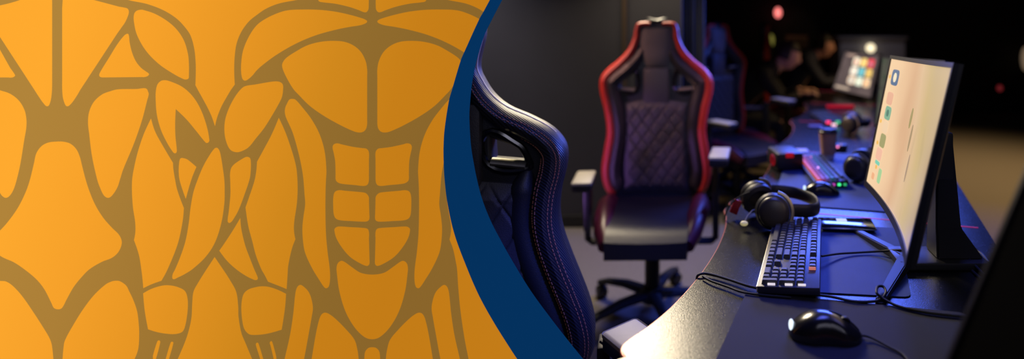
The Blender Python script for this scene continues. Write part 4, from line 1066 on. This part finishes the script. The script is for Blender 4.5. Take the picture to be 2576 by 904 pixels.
obj('red_cap', BX((-.02, -.071, .052), (.012, -.066, .072), .002), lit('red cap', (200, 16, 30), .5), pc)
for (px, py, col, lb) in ((2052, 318, (74, 60, 104), 'pale lilac card lying on the third desk'), (2010, 380, (150, 150, 200), 'pale notepad lying at the far end of the colour-lit keyboard')):
    q = at(px, py, .744); cd = obj('card', BX((-.04, -.03, 0), (.04, .03, .004), .001), mat(lb, lin(*col), .5), None); cd.location = q; tag(cd, lb, 'card')
# ------------------------------------------------------------------ the two seated players far down the row
M_skin = mat('skin', (.55, .30, .22), .5, noise=.06, nscale=30)
M_cloth = mat('black hoodie cloth', (.012, .012, .016), .85, bump=.3, bscale=60)
M_trou = mat('dark blue trousers', (.012, .015, .030), .85)
M_hair = mat('dark brown hair', (.018, .010, .008), .55, bump=.6, bscale=180)
def skin_obj(name, V, E, R, m, par, sub=2):
    me = bpy.data.meshes.new(name); me.from_pydata([Vector(v) for v in V], E, []); me.update()
    o = bpy.data.objects.new(name, me); C.objects.link(o); o.parent = par
    sk = o.modifiers.new('skin', 'SKIN'); sk.use_smooth_shade = True
    if not me.skin_vertices: me.skin_vertices.new(name='')
    for i, r in enumerate(R):
        d = me.skin_vertices[0].data[i]; d.radius = r if isinstance(r, tuple) else (r, r); d.use_root = (i == 0)
    s = o.modifiers.new('subdivision', 'SUBSURF'); s.levels = sub; s.render_levels = sub
    bpy.context.view_layer.update()
    ev = bpy.data.meshes.new_from_object(o.evaluated_get(bpy.context.evaluated_depsgraph_get()))
    bpy.data.objects.remove(o); bpy.data.meshes.remove(me)
    for p in ev.polygons: p.use_smooth = True
    ev.materials.clear(); ev.materials.append(m)
    o = bpy.data.objects.new(name, ev); ev.name = name; C.objects.link(o); o.parent = par
    return o
def person(loc, rz, label, lean=.22, shirt=None, tilt=.25, chairz=.48):
    """seated, facing local +x, hands on the desk in front"""
    t = thing('person', label, 'person', loc, rz, 'seated players')
    z0 = chairz+.09
    V = []; E = []; R = []
    def add(p, r, par=None):
        V.append(p); R.append(r)
        if par is not None: E.append((par, len(V)-1))
        return len(V)-1
    pel = add((0, 0, z0), (.15, .12)); ab = add((.03, 0, z0+.15), (.14, .11), pel)
    ch = add((.06+lean*.5, 0, z0+.31), (.155, .12), ab); nk0 = add((.07+lean*.85, 0, z0+.43), (.09, .08), ch)
    nk = add((.10+lean, 0, z0+.49), .055, nk0)
    hands = []
    for s in (-1, 1):
        sh = add((.06+lean*.7, s*.17, z0+.38), .07, nk0); el = add((.20+lean*.8, s*.23, z0+.18), .048, sh); wr = add((.42+lean*.5, s*.14, .775), .030, el)
        hands.append(V[wr])
    obj_body = skin_obj('hoodie', V, E, R, shirt or M_cloth, t)
    V, E, R = [], [], []
    hp = add((0, 0, z0-.01), (.14, .11))
    for s in (-1, 1):
        a = add((.04, s*.09, z0-.01), .09, hp); k = add((.42, s*.12, z0-.01), .065, a); an = add((.40, s*.12, .10), .045, k); 
    skin_obj('trousers', V, E, R, M_trou, t)
    for s in (-1, 1):
        V, E, R = [], [], []
        a = add((.37, s*.12, .05), (.045, .04)); add((.44, s*.12, .045), (.045, .035), a); b = add((.54, s*.13, .035), (.04, .028), 1)
        skin_obj('shoe', V, E, R, M_black, t, 1)
    # head, neck and hands: the body itself
    hx, hz = .13+lean+.05, z0+.535
    bm = bmesh.new(); bmesh.ops.create_uvsphere(bm, u_segments=32, v_segments=24, radius=1)
    for v in bm.verts:
        x, y, z = v.co
        X = x*.098; Y = y*.075; Z = z*.118
        if z < 0: X *= 1-.12*abs(z); Y *= 1-.30*abs(z)**1.5
        if x > 0:
            X -= .008*max(0, abs(z-.1)-.3)
            X += .022*math.exp(-((y*.075)/.011)**2-((z*.118+.012)/.020)**2)          # nose
            X -= .008*math.exp(-((abs(y)*.075-.030)/.014)**2-((z*.118-.012)/.012)**2)   # eye sockets
            X += .006*math.exp(-((y*.075)/.022)**2-((z*.118+.050)/.008)**2)          # lips
            X += .010*math.exp(-((y*.075)/.025)**2-((z*.118+.095)/.020)**2)          # chin
        v.co = (X, Y, Z)
    for s in (-1, 1):
        r = bmesh.ops.create_uvsphere(bm, u_segments=12, v_segments=8, radius=1)
        for v in r['verts']: v.co = Vector((v.co.x*.018-.008, s*.075+v.co.y*.008, v.co.z*.030-.005))
    Mh = Matrix.Translation((hx, 0, hz)) @ Matrix.Rotation(tilt, 4, 'Y')
    bmesh.ops.transform(bm, matrix=Mh, verts=bm.verts)
    tube(bm, [(.09+lean, 0, z0+.44), (.115+lean, 0, z0+.48), (hx-.015, 0, hz-.05)], [.056, .052, .050], 14)
    for (wx, wy, wz), s in zip(hands, (-1, 1)):
        tube(bm, [(wx-.02, wy, wz+.004), (wx+.02, wy, wz+.002), (wx+.05, wy-s*.004, wz), (wx+.085, wy-s*.008, wz-.004)], [.024, .026, .038, .034], 12, up=(0, 0, 1), flat=.45)
        for f, (oy, ln) in enumerate(((-.028, .060), (-.010, .072), (.009, .068), (.026, .052))):
            y = wy+s*oy-s*.006; x = wx+.085
            tube(bm, [(x, y, wz-.002), (x+ln*.45, y+s*oy*.1, wz+.004), (x+ln*.8, y+s*oy*.15, wz-.008), (x+ln, y+s*oy*.15, wz-.020)], [.0095, .009, .008, .0065], 8)
        tube(bm, [(wx+.03, wy-s*.03, wz-.004), (wx+.055, wy-s*.052, wz-.008), (wx+.085, wy-s*.056, wz-.014)], [.011, .010, .008], 8)
    # torso and arms inside the clothes, fused with head and hands into one skin
    tube(bm, [(0, 0, z0-.04), (.03, 0, z0+.12), (.06+lean*.5, 0, z0+.30), (.09+lean, 0, z0+.46)], [.10, .10, .10, .055], 14)
    for (wx, wy, wz), s in zip(hands, (-1, 1)):
        tube(bm, [(.06+lean*.7, 0, z0+.36), (.06+lean*.7, s*.16, z0+.37), (.20+lean*.8, s*.225, z0+.18), (wx+.01, wy, wz+.003)], [.05, .045, .032, .024], 12)
        tube(bm, [(0, s*.04, z0-.02), (.04, s*.09, z0-.01), (.40, s*.12, z0-.01), (.39, s*.12, .09)], [.06, .07, .05, .032], 12)
    bo = obj('body', bm, M_skin, t)
    rm = bo.modifiers.new('fuse', 'REMESH'); rm.mode = 'VOXEL'; rm.voxel_size = .006; rm.use_smooth_shade = True
    bpy.context.view_layer.update()
    ev = bpy.data.meshes.new_from_object(bo.evaluated_get(bpy.context.evaluated_depsgraph_get()))
    bo.modifiers.clear(); bo.data = ev; ev.name = 'body'; ev.materials.clear(); ev.materials.append(M_skin)
    bm = bmesh.new(); bmesh.ops.create_uvsphere(bm, u_segments=32, v_segments=20, radius=1)
    for v in list(bm.verts):
        x, y, z = v.co
        if z < -.45 or (x > .35 and z < .45): bm.verts.remove(v)
        else: v.co = (x*.106-.008, y*.084, z*.126+.006)
    bmesh.ops.transform(bm, matrix=Mh, verts=bm.verts)
    o = obj('hair', bm, M_hair, t); sd = o.modifiers.new('thickness', 'SOLIDIFY'); sd.thickness = .012
    b2 = bmesh.new()
    tube(b2, [Mh @ Vector((.0, -.085, -.01)), Mh @ Vector((.0, -.095, .06)), Mh @ Vector((.0, -.05, .128)), Mh @ Vector((.0, .05, .128)), Mh @ Vector((.0, .095, .06)), Mh @ Vector((.0, .085, -.01))], .009, 8)
    obj('headphones', b2, M_blk, t)
    return t
person((.13, 4.52, 0), math.radians(-8), 'nearer player in black, hunched forward in profile towards the screens', .30, tilt=.35, chairz=.44)
person((.78, 5.65, 0), math.radians(-12), 'farther player, face lit dim orange, beside the tile screen', .18, mat('navy jacket cloth', (.014, .018, .045), .8), tilt=.15)
spot('screen_glow_on_player', (1.15, 4.15, 1.05), (.60, 4.45, 1.0), .9, (1, .42, .5), 50, .8, .1)
spot('screen_glow_on_far_player', (1.5, 5.1, 1.15), (1.05, 5.6, 1.05), 1.0, (1, .5, .25), 50, .8, .1)
